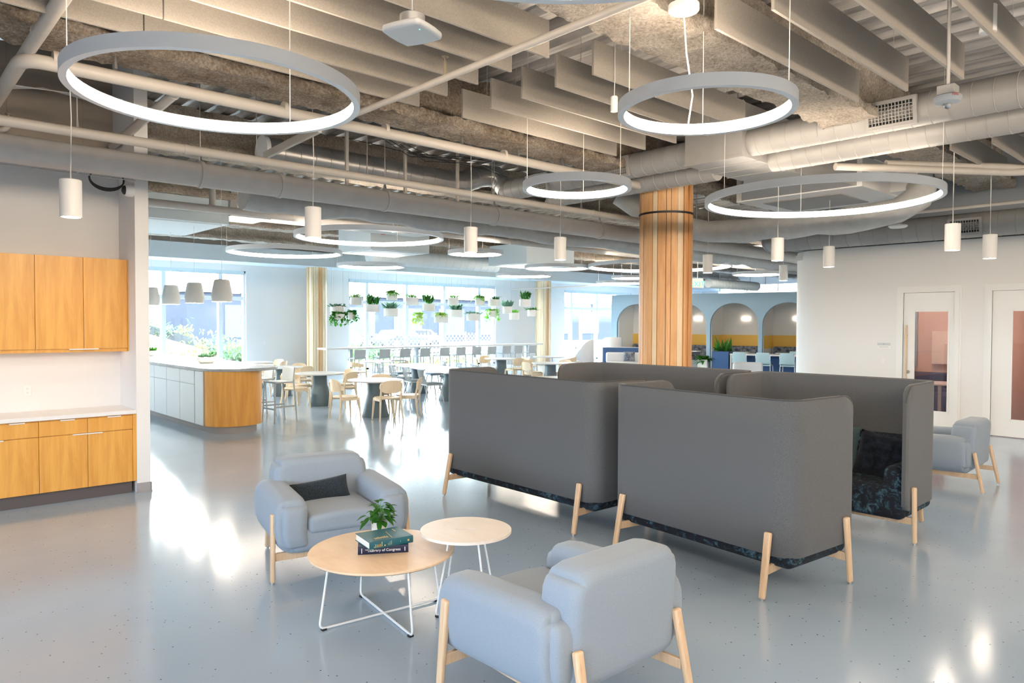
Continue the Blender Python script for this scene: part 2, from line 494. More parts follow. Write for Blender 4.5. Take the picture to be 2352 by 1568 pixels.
def wall_y(name, x0, x1, y0, y1, z0, z1, holes, mat, label=None):
    """wall slab along X with rectangular holes (xa, xb, za, zb)"""
    b = MB(); xs = x0
    for xa, xb, za, zb in sorted(holes):
        if xa > xs: b.box(xs, y0, z0, xa, y1, z1)
        if za > z0: b.box(xa, y0, z0, xb, y1, za)
        if zb < z1: b.box(xa, y0, zb, xb, y1, z1)
        xs = xb
    if x1 > xs: b.box(xs, y0, z0, x1, y1, z1)
    return struct(name, b, mat, label, smooth=False)
W1 = (3.2, 9.92, .08, 3.60); W2 = (13.81, 21.16, .08, 3.52); W3 = (25.6, 30.8, .08, 3.50)
wall_y('wall_back', 2.3, 38, 24, 24.3, 0, ZD+.1, [W1, W2, W3], MT['wall'], 'white rear wall pierced by tall windows')
def window(name, w, mull, rail, label, thin=()):
    x0, x1, z0, z1 = w; y = 24.06
    b = MB()
    for a in (x0, x1-.07): b.box(a, y, z0, a+.07, y+.16, z1)
    for a in (z0, z1-.07): b.box(x0, y, a, x1, y+.16, a+.07)
    for mx in mull: b.box(mx-.065, y, z0, mx+.065, y+.16, z1)
    for mx in thin: b.box(mx-.035, y, z0, mx+.035, y+.16, rail)
    b.box(x0, y+.01, rail-.06, x1, y+.15, rail+.06)
    o = struct(name, b, MT['frame'], label, smooth=False)
    g = MB().box(x0+.02, y+.07, z0+.02, x1-.02, y+.085, z1-.02).build('pane', MT['glass'], o, smooth=False)
    bl = MB().box(x0+.05, y-.035, z1-.13, x1-.05, y+.03, z1).build('blind_cassette', MT['bulkhead'], o, smooth=False)
    return o
window('window_1', W1, (5.6, 7.32, 9.09), 2.68, 'tall window looking on the planted slope behind the kitchen island')
window('window_2', W2, (14.65, 16.48, 18.36, 20.26), 2.66, 'wide window with white mullions behind the hanging plants')
window('window_3', W3, (26.18, 28.1, 30.14), 2.62, 'window beside the blue arched partition', thin=(26.95,))
# bulkhead along the window wall
struct('trim_1', MB().box(2.47, 22.7, 3.80, 38, 24, 4.28), MT['bulkhead'], 'long pale blue grey bulkhead above the windows', smooth=False)
# rest of the shell, behind and beside the photographer
struct('wall_front', MB().box(-7.2, -6.3, 0, 14.45, -6.0, ZD+.1), MT['wall'], smooth=False)
b = MB()
b.box(-7.3, -6.2, 0, -7.0, -3.5, ZD+.1); b.box(-7.3, 6.5, 0, -7.0, 9.6, ZD+.1); b.box(-7.3, -3.5, 0, -7.0, 6.5, .8); b.box(-7.3, -3.5, 3.0, -7.0, 6.5, ZD+.1)
struct('wall_left', b, MT['wall'], smooth=False)
b = MB()
for k in range(7): b.box(-7.2, -3.5+k*1.66, .8, -7.1, -3.44+k*1.66, 3.0)
o = struct('added_window_left', b, MT['frame'], smooth=False)  # unseen side window put in to send cool daylight onto the sofas
MB().box(-7.16, -3.5, .8, -7.145, 6.5, 3.0).build('pane', MT['glass_dim'], o, smooth=False)

# kitchenette alcove
struct('wall_alcove', MB().box(-7.0, 9.25, 0, 2.33, 9.45, 3.62), MT['wall'], 'white alcove wall behind the maple cabinets', smooth=False)
b = MB().box(-7.0, 9.46, 0, 2.33, 9.62, ZD)
for sx in (1.30, 2.02, .2, -.9): b.box(sx, 9.452, 3.62, sx+.012, 9.462, ZD)
struct('wall_alcove_upper', b, MT['beige'], 'bare brownish wall above the alcove', smooth=False)
struct('wall_wing', MB().box(2.33, 8.615, 0, 2.468, 24, ZD), MT['wall'], 'narrow white end of the wing wall beside the cabinets', smooth=False)
b = MB().box(2.325, 8.603, 0, 2.473, 8.615, .105).box(2.468, 8.603, 0, 2.478, 12, .105).box(2.318, 8.585, 0, 2.48, 8.62, .012)
struct('baseboard_left', b, MT['base'], 'grey rubber base at the foot of the wing wall', smooth=False)

# white wall with doors, rounded at its far end
WX = 14.3; ZW = 3.37
D1 = (4.03, 4.87, 0, 2.47); D2 = (2.32, 3.47, 0, 2.47)
b = MB(); ys = -6.2
for ya, yb, za, zb in (D2, D1):
    b.box(WX, ys, 0, WX+.14, ya, ZW); b.box(WX, ya, zb, WX+.14, yb, ZW); ys = yb
b.box(WX, ys, 0, WX+.14, 6.40, ZW)
N = 20; RC = .8
for r0, z0, z1 in ((RC, 0, ZW),):
    def arc(rr): return [(WX+RC-rr*math.cos(PI/2*i/N), 6.40+rr*math.sin(PI/2*i/N)) for i in range(N+1)]
    A = arc(RC); I = arc(RC-.14)
    b.prism(A + I[::-1], 0, ZW)
b.box(WX+RC, 7.06, 0, 38, 7.20, ZW)
struct('wall_right', b, MT['wall'], 'white wall with two glazed doors and a rounded far corner', smooth=True, ang=30)
b = MB().box(WX+.12, -6.2, ZW, WX+.26, 6.40, ZD)
A = [(WX+RC-(RC-.1)*math.cos(PI/2*i/N), 6.40+(RC-.1)*math.sin(PI/2*i/N)) for i in range(N+1)]
I = [(WX+RC-(RC-.24)*math.cos(PI/2*i/N), 6.40+(RC-.24)*math.sin(PI/2*i/N)) for i in range(N+1)]
b.prism(A + I[::-1], ZW, ZD); b.box(WX+RC, 6.96, ZW, 38, 7.10, ZD)
struct('wall_right_upper', b, MT['grey_wall'], 'grey upper wall above the white wall')
# doors
def door(name, d, label, pane, hinge_side):
    ya, yb, za, zb = d
    b = MB()
    for a in (ya-.075, yb): b.box(WX-.025, a, 0, WX+.16, a+.075, zb)
    b.box(WX-.025, ya-.075, zb, WX+.16, yb+.075, zb+.075)
    for a in (ya-.11, yb+.075): b.box(WX-.012, a, 0, WX-.0005, a+.035, zb+.075)
    b.box(WX-.012, ya-.11, zb+.0755, WX-.0005, yb+.11, zb+.11)
    o = struct(name, b, MT['white'], label, smooth=False)
    pa, pb, pz0, pz1 = pane; x0, x1 = WX+.012, WX+.058
    l = MB()
    l.box(x0, ya+.002, .012, x1, pa, zb-.004).box(x0, pb, .012, x1, yb-.002, zb-.002)
    l.box(x0, pa, .012, x1, pb, pz0).box(x0, pa, pz1, x1, pb, zb-.004)
    lf = l.build('door_leaf', MT['white'], o, smooth=False)
    fr = MB()
    for a, c, e, g in ((pa-.02, pa+.008, pz0-.02, pz1+.02), (pb-.008, pb+.02, pz0-.02, pz1+.02), (pa, pb, pz0-.02, pz0+.008), (pa, pb, pz1-.008, pz1+.02)):
        fr.box(x0-.008, a, e, x0+.004, c, g)
    fr.build('glazing_bead', MT['white'], lf, smooth=False)
    MB().box(x0+.02, pa, pz0, x0+.027, pb, pz1).build('door_pane', MT['glass_in'], lf, smooth=False)
    return o, lf
o, lf = door('door_1', D1, 'white door with tinted glass pane and long wooden pull', (4.13, 4.68, .335, 2.13), 1)
h = MB().tube([(WX-.045, 4.80, .55), (WX-.045, 4.80, 1.88)], .016, 12)
h.cyl((WX-.045, 4.80, .70), (WX+.04, 4.80, .70), .009, n=8).cyl((WX-.045, 4.80, 1.70), (WX+.04, 4.80, 1.70), .009, n=8)
tag(h.build('door_handle', MT['maple'], lf), 'long wooden pull bar')
tag(MB().cyl((WX-.01, 4.78, 1.02), (WX+.04, 4.78, 1.02), .03, n=16).build('door_lock', MT['base'], lf), 'dark round lock')
door('door_2', D2, 'white door with tinted glass pane nearest the blue armchair', (2.42, 3.18, .30, 2.13), 1)
# meeting rooms behind the doors
b = MB().box(17.2, 3.72, 0, 17.34, 7.0, 3.2).box(14.44, 3.60, 0, 17.34, 3.72, 3.2).box(14.44, .5, 0, 17.34, .62, 3.2).box(17.2, .5, 0, 17.34, 3.7, 3.2)
struct('wall_meeting_rooms', b, MT['mesh_wall'], 'rose brown acoustic walls of the rooms behind the doors', smooth=False)
struct('ceiling_meeting_rooms', MB().box(14.44, .5, 3.2, 17.34, 7.0, 3.3), MT['wall'], smooth=False)

# fireproofed beams
def beam(name, y, half, zb, step, mat, label, x0=-7, x1=38, amp=.035):
    zt = ZD
    S = []
    loop = [(-half, zb), (half, zb), (half, zb+.11), (.09, zb+.17), (.09, zt-.02), (-.09, zt-.02), (-.09, zb+.17), (-half, zb+.11)]
    for (a0, b0), (a1, b1) in zip(loop, loop[1:]+loop[:1]):
        L = math.hypot(a1-a0, b1-b0); k = max(1, int(L/step))
        S += [(a0+(a1-a0)*i/k, b0+(b1-b0)*i/k) for i in range(k)]
    nx = int((x1-x0)/step); ns = len(S)
    V = []; F = []
    for i in range(nx+1):
        xx = x0+(x1-x0)*i/nx
        for a, c in S:
            p = Vector((xx, y+a, c))
            q = p*7.0
            dsp = mn.noise_vector(q)*amp + mn.noise_vector(p*22)*amp*.55
            V.append(p+dsp)
    for i in range(nx):
        for k in range(ns):
            k2 = (k+1) % ns
            F.append((i*ns+k, i*ns+k2, (i+1)*ns+k2, (i+1)*ns+k))
    b = MB(); b.add(V, F)
    return struct(name, b, mat, label, ang=80)
beam('beam_brown', 7.0, .27, 4.20, .055, MT['fire_grey'], 'brown fireproofed steel beam behind the large ring light', 0, 16)
beam('beam_pale', 3.50, .30, 4.20, .055, MT['fire_pale'], 'pale fluffy fireproofed beam between the baffle rows', 1.5, 16)
beam('beam_rear', 10.6, .25, 4.25, .12, MT['fire_pale'], None, 2.5, 30)
beam('beam_rear_far', 14.2, .25, 4.25, .14, MT['fire_pale'], None, 2.5, 37)
beam('beam_rear_last', 17.8, .25, 4.25, .14, MT['fire_pale'], None, 2.5, 37)
beam('beam_rear_window', 21.4, .22, 4.30, .14, MT['fire_pale'], None, 2.5, 37)

# slatted columns
def column(x, y, r, z1, label, seed, mats, band):
    rr = random.Random(seed)
    t = thing('slatted_column', label, 'column', (x, y, 0))
    MB().cyl((0,0,0), (0,0,z1), r*.86, n=24).build('core', MT['toe'], t)
    b = MB(); a = 0
    while a < 2*PI-.01:
        w = rr.choice((.035, .05, .08, .115, .14, .14)) / r * (r/.43)**.3
        if 2*PI-a < .03: break
        w = min(w, 2*PI-a)
        ro = r*rr.choice((1.0, .985, .965, .95)); g = .004/r
        b.k = rr.choice((0, 0, 0, 1, 2, 2))
        a0, a1 = a+g, a+w-g
        k = 3
        poly = [(ro*math.cos(a0+(a1-a0)*i/k), ro*math.sin(a0+(a1-a0)*i/k)) for i in range(k+1)]
        poly += [(r*.85*math.cos(a1-(a1-a0)*i/k), r*.85*math.sin(a1-(a1-a0)*i/k)) for i in range(k+1)]
        b.prism(poly, .02, z1)
        a += w
    b.build('cladding', mats, t, smooth=False)
    if band: tag(MB().lathe([(r*.98, band-.016), (r+.006, band-.016), (r+.006, band+.016), (r*.98, band+.016)], 48, cap=False).build('strap', MT['black'], t), 'black strap')
    else: MB().cyl((0,0,z1), (0,0,z1+.03), r*1.02, n=32).build('cap', MT['toe'], t)
    return t
column(9.95, 7.05, .435, 4.22, 'wide cedar slatted column rising behind the grey sofas', 5, [MT['slat'], MT['slat_b'], MT['slat_c']], 3.67)
column(12.15, 23.3, .35, 3.80, 'pale slatted column beside the left end of the window bar', 8, [MT['slat_c'], MT['slat'], MT['slat_c']], 0)
column(23.45, 23.3, .36, 3.80, 'pale slatted column at the far end of the window bar', 12, [MT['slat_c'], MT['slat'], MT['slat_c']], 0)

# blue arched partition
def PP(s, n, z): # s along the partition, n behind it
    return Vector((26.2-.258*s+.966*n, 15.25+.966*s+.258*n, z))
b = MB(); pitch = 2.07; half = .955; zs = 1.86; zt = 3.13; T = .16
def arch_bay(s0):
    K = 20
    pts = [(s0-half, 0)] + [(s0-half*math.cos(PI*i/K), zs+ .87*math.sin(PI*i/K)) for i in range(K+1)] + [(s0+half, 0)]
    # polygons above the arch
    for n0 in (0, T):
        pass
    top = [(p[0], zt) for p in pts]
    for i in range(1, len(pts)-2):
        q = [PP(pts[i][0],0,pts[i][1]), PP(pts[i+1][0],0,pts[i+1][1]), PP(pts[i+1][0],0,zt), PP(pts[i][0],0,zt)]
        q2 = [PP(pts[i][0],T,pts[i][1]), PP(pts[i+1][0],T,pts[i+1][1]), PP(pts[i+1][0],T,zt), PP(pts[i][0],T,zt)]
        b.add(q+q2, [(0,3,2,1),(4,5,6,7),(0,1,5,4)])
    a, e = s0-pitch/2, s0+pitch/2
    for u0, u1 in ((a, s0-half), (s0+half, e)):
        V = [PP(u0,0,0),PP(u1,0,0),PP(u1,T,0),PP(u0,T,0),PP(u0,0,zt),PP(u1,0,zt),PP(u1,T,zt),PP(u0,T,zt)]
        b.add(V, [(0,3,2,1),(4,5,6,7),(0,1,5,4),(1,2,6,5),(2,3,7,6),(3,0,4,7)])
    b.add([PP(a,0,zt),PP(e,0,zt),PP(e,T,zt),PP(a,T,zt)], [(0,1,2,3)])
for k in range(-3, 3): arch_bay(k*pitch)
u0, u1 = 2.5*pitch, 2.5*pitch+.18
b.add([PP(u0,0,0),PP(u1,0,0),PP(u1,T,0),PP(u0,T,0),PP(u0,0,zt),PP(u1,0,zt),PP(u1,T,zt),PP(u0,T,zt)], [(0,3,2,1),(4,5,6,7),(0,1,5,4),(1,2,6,5),(2,3,7,6),(3,0,4,7)])
struct('wall_arched', b, MT['arch'], 'dusty blue partition with a row of arched openings', smooth=False)
b = MB(); y_ = MB()
def slab(mb, s0, s1, n0, n1, z0, z1):
    V = [PP(s0,n0,z0),PP(s1,n0,z0),PP(s1,n1,z0),PP(s0,n1,z0),PP(s0,n0,z1),PP(s1,n0,z1),PP(s1,n1,z1),PP(s0,n1,z1)]
    mb.add(V, [(0,1,2,3),(4,7,6,5),(0,4,5,1),(1,5,6,2),(2,6,7,3),(3,7,4,0)])
slab(b, -6.4, 5.5, 1.9, 2.05, 0, 3.13); 
for k in (-2.5, -1.5, -.5, .5, 1.5, 2.5): slab(b, k*pitch-.06, k*pitch+.06, .3, 1.9, 0, 3.13)
struct('wall_booths', b, MT['wall'], 'white walls inside the booths', smooth=False)
slab(y_, -6.4, 5.4, 1.885, 1.90, .9, 1.42)
for k in (-2.5, -1.5, -.5, .5, 1.5):
    slab(y_, k*pitch+.06, k*pitch+.075, .35, 1.89, .9, 1.42); slab(y_, k*pitch-.075, k*pitch-.06, .35, 1.89, .9, 1.42)
struct('wall_booths_yellow', y_, MT['yellow'], 'yellow painted band inside the booths', smooth=False)
b = MB().box(37.6, 7, 0, 37.8, 8, ZD+.1).box(37.6, 23, 0, 37.8, 24, ZD+.1).box(37.6, 8, 0, 37.8, 23, .1).box(37.6, 8, 4.1, 37.8, 23, ZD+.1)
struct('wall_far', b, MT['wall'], smooth=False)
b = MB()
for k in range(9): b.box(37.65, 8+k*1.87, .1, 37.75, 8.06+k*1.87, 4.1)
o = struct('added_window_far', b, MT['frame'], smooth=False)  # unseen window wall added to bring more daylight into the dining area
MB().box(37.69, 8, .1, 37.70, 23, 4.1).build('pane', MT['glass_dim'], o, smooth=False)
# ================================================================ ceiling things
ORD = ['first', 'second', 'third', 'fourth', 'fifth', 'sixth', 'seventh', 'eighth', 'ninth', 'tenth', 'eleventh', 'twelfth']
def baffle_proto(L):
    b = MB().box(0, -.0125, 0, L, .0125, .305)
    o = b.build('felt_baffle', MT['baffle'], bevel=.002)
    for xx in (.35, L-.35):
        MB().cyl((xx, 0, .305), (xx, 0, ZD-4.08+.02), .0022, n=6).build('hanger_wire', MT['steel'], o)
    return o
bp = baffle_proto(2.58)
tag(bp, None, 'baffle', 'felt acoustic baffles under the deck')
first = True
def baffles(x, rows, lab):
    global first
    for i, y in rows:
        l = lab % ORD[i]
        if first:
            bp.location = (x, y, 4.08); bp['label'] = l; first = False
        else: dup(bp, (x, y, 4.08), None, l)
R6_ = list(enumerate((4.23, 4.685, 5.14, 5.60, 6.065)))
baffles(1.72, R6_, 'beige felt baffle over the large left ring light, %s row behind pale beam')
baffles(4.86, R6_, 'beige felt baffle with free left end, %s row behind the pale beam')
baffles(-.87, R6_[2:], 'beige felt baffle running off the upper left corner, %s row from beam')
RN = list(enumerate((2.96, 2.51, 2.05, 1.60, 1.14)))
baffles(4.78, RN, 'beige felt baffle at the upper right, %s row before the pale beam')
baffles(10.2, RN[:3], 'beige felt baffle beyond the double duct near the white wall, %s row')

def pipe(name, label, cat, pts, r, m, clamps=(), rods=(), n=14, axis='X', group=None):
    o = tag(MB().tube(pts, r, n).build(name, m, ang=50), label, cat, group)
    for p in clamps:
        d = Vector((.02, 0, 0)) if axis == 'X' else Vector((0, .02, 0))
        MB().cyl(Vector(p)-d, Vector(p)+d, r*1.12, n=n).build('pipe_clamp', m, o)
    for p in rods:
        b = MB().cyl(Vector(p)+Vector((0,0,r)), (p[0], p[1], ZD), .006, n=6)
        b.bar((p[0], p[1], p[2]+r*.4), (p[0], p[1], p[2]+r+.09), .012, r*.45, up=(0,1,0), a2=.006, b2=.008)
        b.build('hanger_rod', MT['steel'], o)
    return o
def bend(p0, c, p1, r, k=6):
    p0 = Vector(p0); c = Vector(c); p1 = Vector(p1)
    a = c + (p0-c).normalized()*r; b = c + (p1-c).normalized()*r
    return [p0] + [(a*(1-t)**2 + c*2*t*(1-t) + b*t*t) for t in [i/k for i in range(k+1)]] + [p1]
pipe('water_pipe', 'pale painted pipe with elbow running below the brown beam', 'pipe',
     bend((1.07, 9.24, 3.97), (1.07, 7.0, 4.01), (9.2, 7.0, 4.05), .17), .059, MT['pipe'],
     [(1.3,7,4.06),(3.3,7,4.06),(4.5,7,4.07),(6.3,7,4.07)], [(1.75,7,4.06),(3.95,7,4.06),(5.6,7,4.07),(6.55,7,4.07),(7.4,7,4.07)])
pipe('riser_pipe', 'pale pipe crossing the upper left corner above the elbow', 'pipe', [(1.12,2.5,4.125),(1.12,9.24,4.09)], .052, MT['pipe'], [(1.12,6.6,4.12)], axis='Y')
pipe('branch_pipe', 'pale pipe slanting from the beam pipe to the wing wall', 'pipe', [(2.27,7.0,4.01),(2.27,9.24,3.90)], .046, MT['pipe'], [(2.27,7.12,4.005)], axis='Y')
pipe('sprinkler_pipe', 'long pale sprinkler pipe passing under the gap between baffle rows', 'pipe', [(3.82,6.94,4.0),(3.82,.4,3.99)], .03, MT['pipe'], axis='Y')
s = MB().cyl((3.82,5.0,4.02), (3.82,5.0,4.14), .016, n=10).cyl((3.82,5.0,4.14), (3.82,5.0,4.17), .010, n=8).cyl((3.82,5.0,4.175), (3.82,5.0,4.18), .032, n=14)
tag(s.build('fire_sprinkler', MT['brass'], None), 'brass upright sprinkler head on the long pale pipe', 'sprinkler')
pipe('conduit_pipe', 'thin pale pipe running the whole way above the thick grey pipe', 'pipe', [(-1.5,7.8,3.66),(30,7.8,3.74)], .048, MT['pipe'], [(2.6,7.8,3.67),(9.0,7.8,3.69)], [(1.62,7.8,3.66),(3.35,7.8,3.67),(4.75,7.8,3.67),(6.8,7.8,3.68),(8.7,7.8,3.69),(12,7.8,3.69)])
pipe('drain_pipe', 'thick grey pipe crossing from the wing wall to the slatted column', 'pipe', [(-1.5,8.1,3.49),(30,8.1,3.46)], .132, MT['pipe_grey'], [(2.85,8.1,3.49),(3.75,8.1,3.49),(5.2,8.1,3.49),(7.1,8.1,3.48),(9.5,8.1,3.48)], [(2.85,8.1,3.49),(5.2,8.1,3.49),(7.1,8.1,3.48),(9.5,8.1,3.48)], n=24)
P = []
for i in range(90):
    t = i/89; xx = 4.0+26*t
    P.append((xx, 9.75+.015*math.sin(xx*3.1), 3.60-.10*t+.02*math.sin(xx*2.3)+.012*math.sin(xx*7)))
rr_ = [.155+.012*math.sin(i*1.9)+.008*math.sin(i*.7) for i in range(90)]; rr_[0] = .19; rr_[1] = .175
tag(MB().tube(P, rr_, 20).build('wrapped_duct', MT['wrap'], ang=60), 'wrinkled silver wrapped duct behind the thick grey pipe', 'duct')
pipe('heating_pipe', 'slim grey pipe beneath the wrapped duct in the dining area', 'pipe', [(2.5,12,3.73),(33,12,3.70)], .062, MT['pipe_grey'], [(3.3,12,3.73),(7.9,12,3.72),(11,12,3.72)], [(3.3,12,3.73),(7.9,12,3.72),(11,12,3.72)])
pipe('vent_pipe', 'slim grey pipe behind the drain pipe near the column', 'pipe', [(10.6,8.7,3.62),(30,8.7,3.60)], .07, MT['pipe_grey'])
# cable tray and coil over the cabinets
b = MB()
for yy in (8.33, 8.47): b.cyl((-1.5,yy,3.40), (2.3,yy,3.40), .006, n=6)
for k in range(38): b.cyl((-1.45+k*.1,8.33,3.40), (-1.45+k*.1,8.47,3.40), .003, n=5)
tag(b.build('cable_tray', MT['pipe_grey']), 'thin wire cable tray under the thick grey pipe', 'tray')
b = MB()
for k in range(3):
    b.tube([(2.12+.17*math.cos(a), 8.86+.01*k, 3.45+(.10+.012*k)*math.sin(a)) for a in [2*PI*i/28 for i in range(28)]], .008, 6, True)
tag(b.build('cable_coil', MT['black']), 'coil of black cable hanging above the upper cabinets', 'cable')
t = thing('security_camera', 'small white dome camera on the wing wall above the cabinets', 'camera', (2.33, 8.66, 3.32))
MB().lathe([(.065,0),(.07,.02),(.07,.06),(.06,.085)], 24).xf(Matrix.Rotation(-PI/2, 4, 'Y')).build('housing', MT['lamp'], t)
tag(MB().blob((-.085,0,0), .035,.05,.05).build('lens', MT['black'], t), 'black dome lens')
b = MB()
for k in range(9):
    y0 = 8.9+.05*k
    b.tube([(-1+.0*k, y0, 4.33+.02*math.sin(k)), (.6, y0+.05, 4.27-.01*k), (1.6, y0-.04, 4.30+.015*k), (2.3, y0, 4.36)], .006, 5)
tag(b.build('cable_bundle', MT['cord']), 'loose bundle of grey cables strung along the bare wall', 'cable')
b = MB().tube(bend((1.03,9.4,3.90),(1.28,9.2,3.90),(1.28,9.2,3.99),.08), .03, 10)
t = tag(b.build('drain_valve', MT['pipe']), 'small pipe elbow with red handled valve in the upper left corner', 'valve')
tag(MB().cyl((1.28,9.2,3.99),(1.28,9.2,4.06),.008,n=6).cyl((1.28,9.2,4.055),(1.28,9.2,4.065),.032,n=12).build('valve_handle', MT['brass'], t), 'brass hand wheel')

# spiral ducts
def spiral(mb, pts, r, n=28, pitch=.2):
    mb.tube(pts, r, n)
    P = [Vector(p) for p in pts]
    L = 0
    for a, c in zip(P, P[1:]):
        d = (c-a); ln = d.length; d.normalize()
        k = pitch - (L % pitch)
        while k < ln:
            q = a+d*k
            mb.tube([q-d*.006, q, q+d*.006], [r*.99, r+.006, r*.99], n, caps=False)
            k += pitch
        L += ln
    return mb
def grille(parent, x, y, z, ly, lz, nrm=(-1,0,-.16)):
    n_ = Vector(nrm).normalized(); rot = n_.to_track_quat('Z', 'Y').to_matrix()
    # local: Z out, Y up ; long side along world Y
    q = Matrix((Vector((0,1,0)), n_.cross(Vector((0,1,0))).normalized(), n_)).transposed()
    M_ = Matrix.Translation((x,y,z)) @ q.to_4x4()
    b = MB(); a, c = ly/2, lz/2
    for x0,y0,x1,y1 in ((-a-.04,-c-.04,a+.04,-c),(-a-.04,c,a+.04,c+.04),(-a-.04,-c,-a,c),(a,-c,a+.04,c)): b.box(x0,y0,-.035,x1,y1,.012)
    nx, ny = int(ly/.035), int(lz/.035)
    for i in range(1,nx): b.box(-a+ly*i/nx-.004,-c,-.02,-a+ly*i/nx+.004,c,.006)
    for i in range(1,ny): b.box(-a,-c+lz*i/ny-.004,-.02,a,-c+lz*i/ny+.004,.004)
    o = b.xf(M_).build('air_grille', MT['duct'], parent, smooth=False)
    MB().box(-a,-c,-.034,a,c,-.026).xf(M_).build('grille_dark_backing', MT['black'], o, smooth=False)  # black plate stands in for the shade inside the duct
DX, DZ, DR = 8.7, 4.25, .178
b = spiral(MB(), [(DX,-2.5,DZ),(DX,4.83,DZ)], DR)
o = tag(b.build('spiral_duct', MT['duct'], ang=60), 'upper painted spiral duct with grille to the right of the duct box', 'duct')
grille(o, DX-.19, 3.07, DZ-.03, .46, .22)
b = spiral(MB(), [(DX,5.69,DZ),(DX,9.60,DZ)], DR)
o = tag(b.build('spiral_duct', MT['duct'], ang=60), 'painted spiral duct with two grilles behind the small ring light', 'duct')
grille(o, DX-.19, 6.98, DZ-.03, .46, .22); grille(o, DX-.19, 8.63, DZ-.03, .42, .22)
b = spiral(MB(), [(9.27,-2.5,4.13),(9.27,4.83,4.13)], DR)
tag(b.build('spiral_duct', MT['duct'], ang=60), 'lower painted spiral duct to the right of the duct box', 'duct')
b = spiral(MB(), [(9.27,5.69,4.13),(9.27,8.7,4.13)] + [(9.27, 8.7+.32*math.sin(a), 4.13-.32*(1-math.cos(a))) for a in (.3,.6,.9,1.1)], DR*.97)
tag(b.build('spiral_duct', MT['duct'], ang=60), 'short painted spiral duct with turned down end beside the column', 'duct')
b = spiral(MB(), [(4.4,10.0,4.33),(7.7,10.0,4.33)], .2, pitch=.24)
o = tag(b.build('metal_duct', MT['duct_grey'], ang=60), 'bare metal spiral duct with capped end above the thick grey pipe', 'duct')
tag(MB().cyl((4.36,10,4.33),(4.42,10,4.33),.212,n=28).build('end_cap', MT['ring'], o), 'pale end cap')
b = spiral(MB(), [(7.68,10.0,4.33),(8.0,9.98,4.36),(8.35,9.9,4.50),(8.62,9.8,4.52),(8.7,9.6,4.30)], .19, pitch=.3)
tag(b.build('metal_elbow', MT['duct_grey'], ang=60), 'dull metal elbow joining the bare duct to the painted duct', 'duct')
# plenum box, transition and fan coil unit
t = thing('duct_box', 'large pale box joining the pairs of spiral ducts', 'duct', (0,0,0))
MB().box(8.45,4.83,4.04,9.95,5.69,4.74).build('box', MT['duct'], t, smooth=False, bevel=.006)
b = MB()
for k in range(1,4): b.box(8.45+k*.37,4.82,4.028,8.462+k*.37,5.70,4.045)
b.box(8.44,4.82,4.03,8.47,5.70,4.06).box(8.44,4.82,4.72,8.47,5.70,4.75)
b.build('seam', MT['duct'], t, smooth=False)
V = [(9.95,4.9,4.06),(9.95,5.65,4.06),(9.95,5.65,4.6),(9.95,4.9,4.6),(11.2,4.5,3.98),(11.2,6.4,3.98),(11.2,6.4,4.42),(11.2,4.5,4.42)]
MB().add(V,[(0,1,2,3),(7,6,5,4),(0,4,5,1),(1,5,6,2),(2,6,7,3),(3,7,4,0)]).build('transition', MT['duct'], t, smooth=False)
for (x,y) in ((8.6,5.0),(8.6,5.6),(9.8,5.0)): MB().box(x-.012,y-.012,4.74,x+.012,y+.012,ZD).build('hanger_strap', MT['pipe'], t, smooth=False)
t = thing('fan_coil_unit', 'cream air handling unit behind the widest ring light', 'air conditioner', (0,0,0))
MB().box(11.2,4.42,3.96,13.0,6.5,4.42).build('casing', MT['lamp'], t, smooth=False, bevel=.008)
MB().box(11.55,4.9,3.945,12.7,6.2,3.965).build('access_panel', MT['duct'], t, smooth=False, bevel=.004)
MB().box(12.3,4.02,4.0,13.0,4.44,4.55).build('control_box', MT['lamp'], t, smooth=False, bevel=.006)
MB().box(12.55,4.005,4.1,12.85,4.03,4.4).build('label_plate', MT['paper'], t, smooth=False)
MB().box(11.6,4.4,4.42,12.4,5.4,4.8).build('upper_housing', MT['lamp'], t, smooth=False, bevel=.006)
b = MB()
for k in range(5): b.cyl((11.58,4.52,4.44+k*.06),(11.62,4.75,4.44+k*.06),.025,n=8)
b.build('louver', MT['pipe'], t)
pipe('condensate_pipe', 'white condensate pipe with upturned elbow beside the air unit', 'pipe', bend((11.5,4.55,4.22),(11.5,3.55,4.25),(11.5,3.55,4.8),.16), .055, MT['lamp'])
P = [(10.4,8.4,4.25),(10.75,8.1,3.95),(11.2,7.7,3.68),(11.45,7.2,3.55)]+[(11.55+.02*math.sin(k),7.0-.25*k,3.52+.015*math.sin(k*2.1)) for k in range(1,11)]+[(11.75,4.1,3.62),(12.0,3.9,3.82),(12.1,3.9,3.98)]
tag(MB().tube(P, [.2+.012*math.sin(i*1.7) for i in range(len(P))], 20).build('flexible_duct', MT['wrap'], ang=60), 'sagging silver wrapped duct under the air unit', 'duct')
b = spiral(MB(), [(13.82,-2.5,3.55),(13.82,6.9,3.55),(13.9,7.15,3.56),(14.1,7.35,3.58),(14.5,7.5,3.6)], .208, pitch=.24)
o = tag(b.build('spiral_duct', MT['duct'], ang=60), 'long pale spiral duct along the top of the white door wall', 'duct')
grille(o, 13.598, 3.72, 3.51, .42, .2)
for p, l in (([(9.9,.5,4.0),(9.9,3.2,4.0),(11.6,3.6,4.0)],'pale pipe with bend under the double duct, nearer the brown column'),([(10.4,.3,4.0),(10.4,2.4,4.0),(12.6,2.75,4.0)],'pale pipe with bend under the double duct, nearer the white wall')):
    pass
pipe('bent_pipe', 'pale pipe with a bend under the double duct, nearer the beam', 'pipe', bend((9.75,4.2,4.0),(12.0,2.6,4.0),(12.0,-.5,4.0),.25), .05, MT['pipe'])
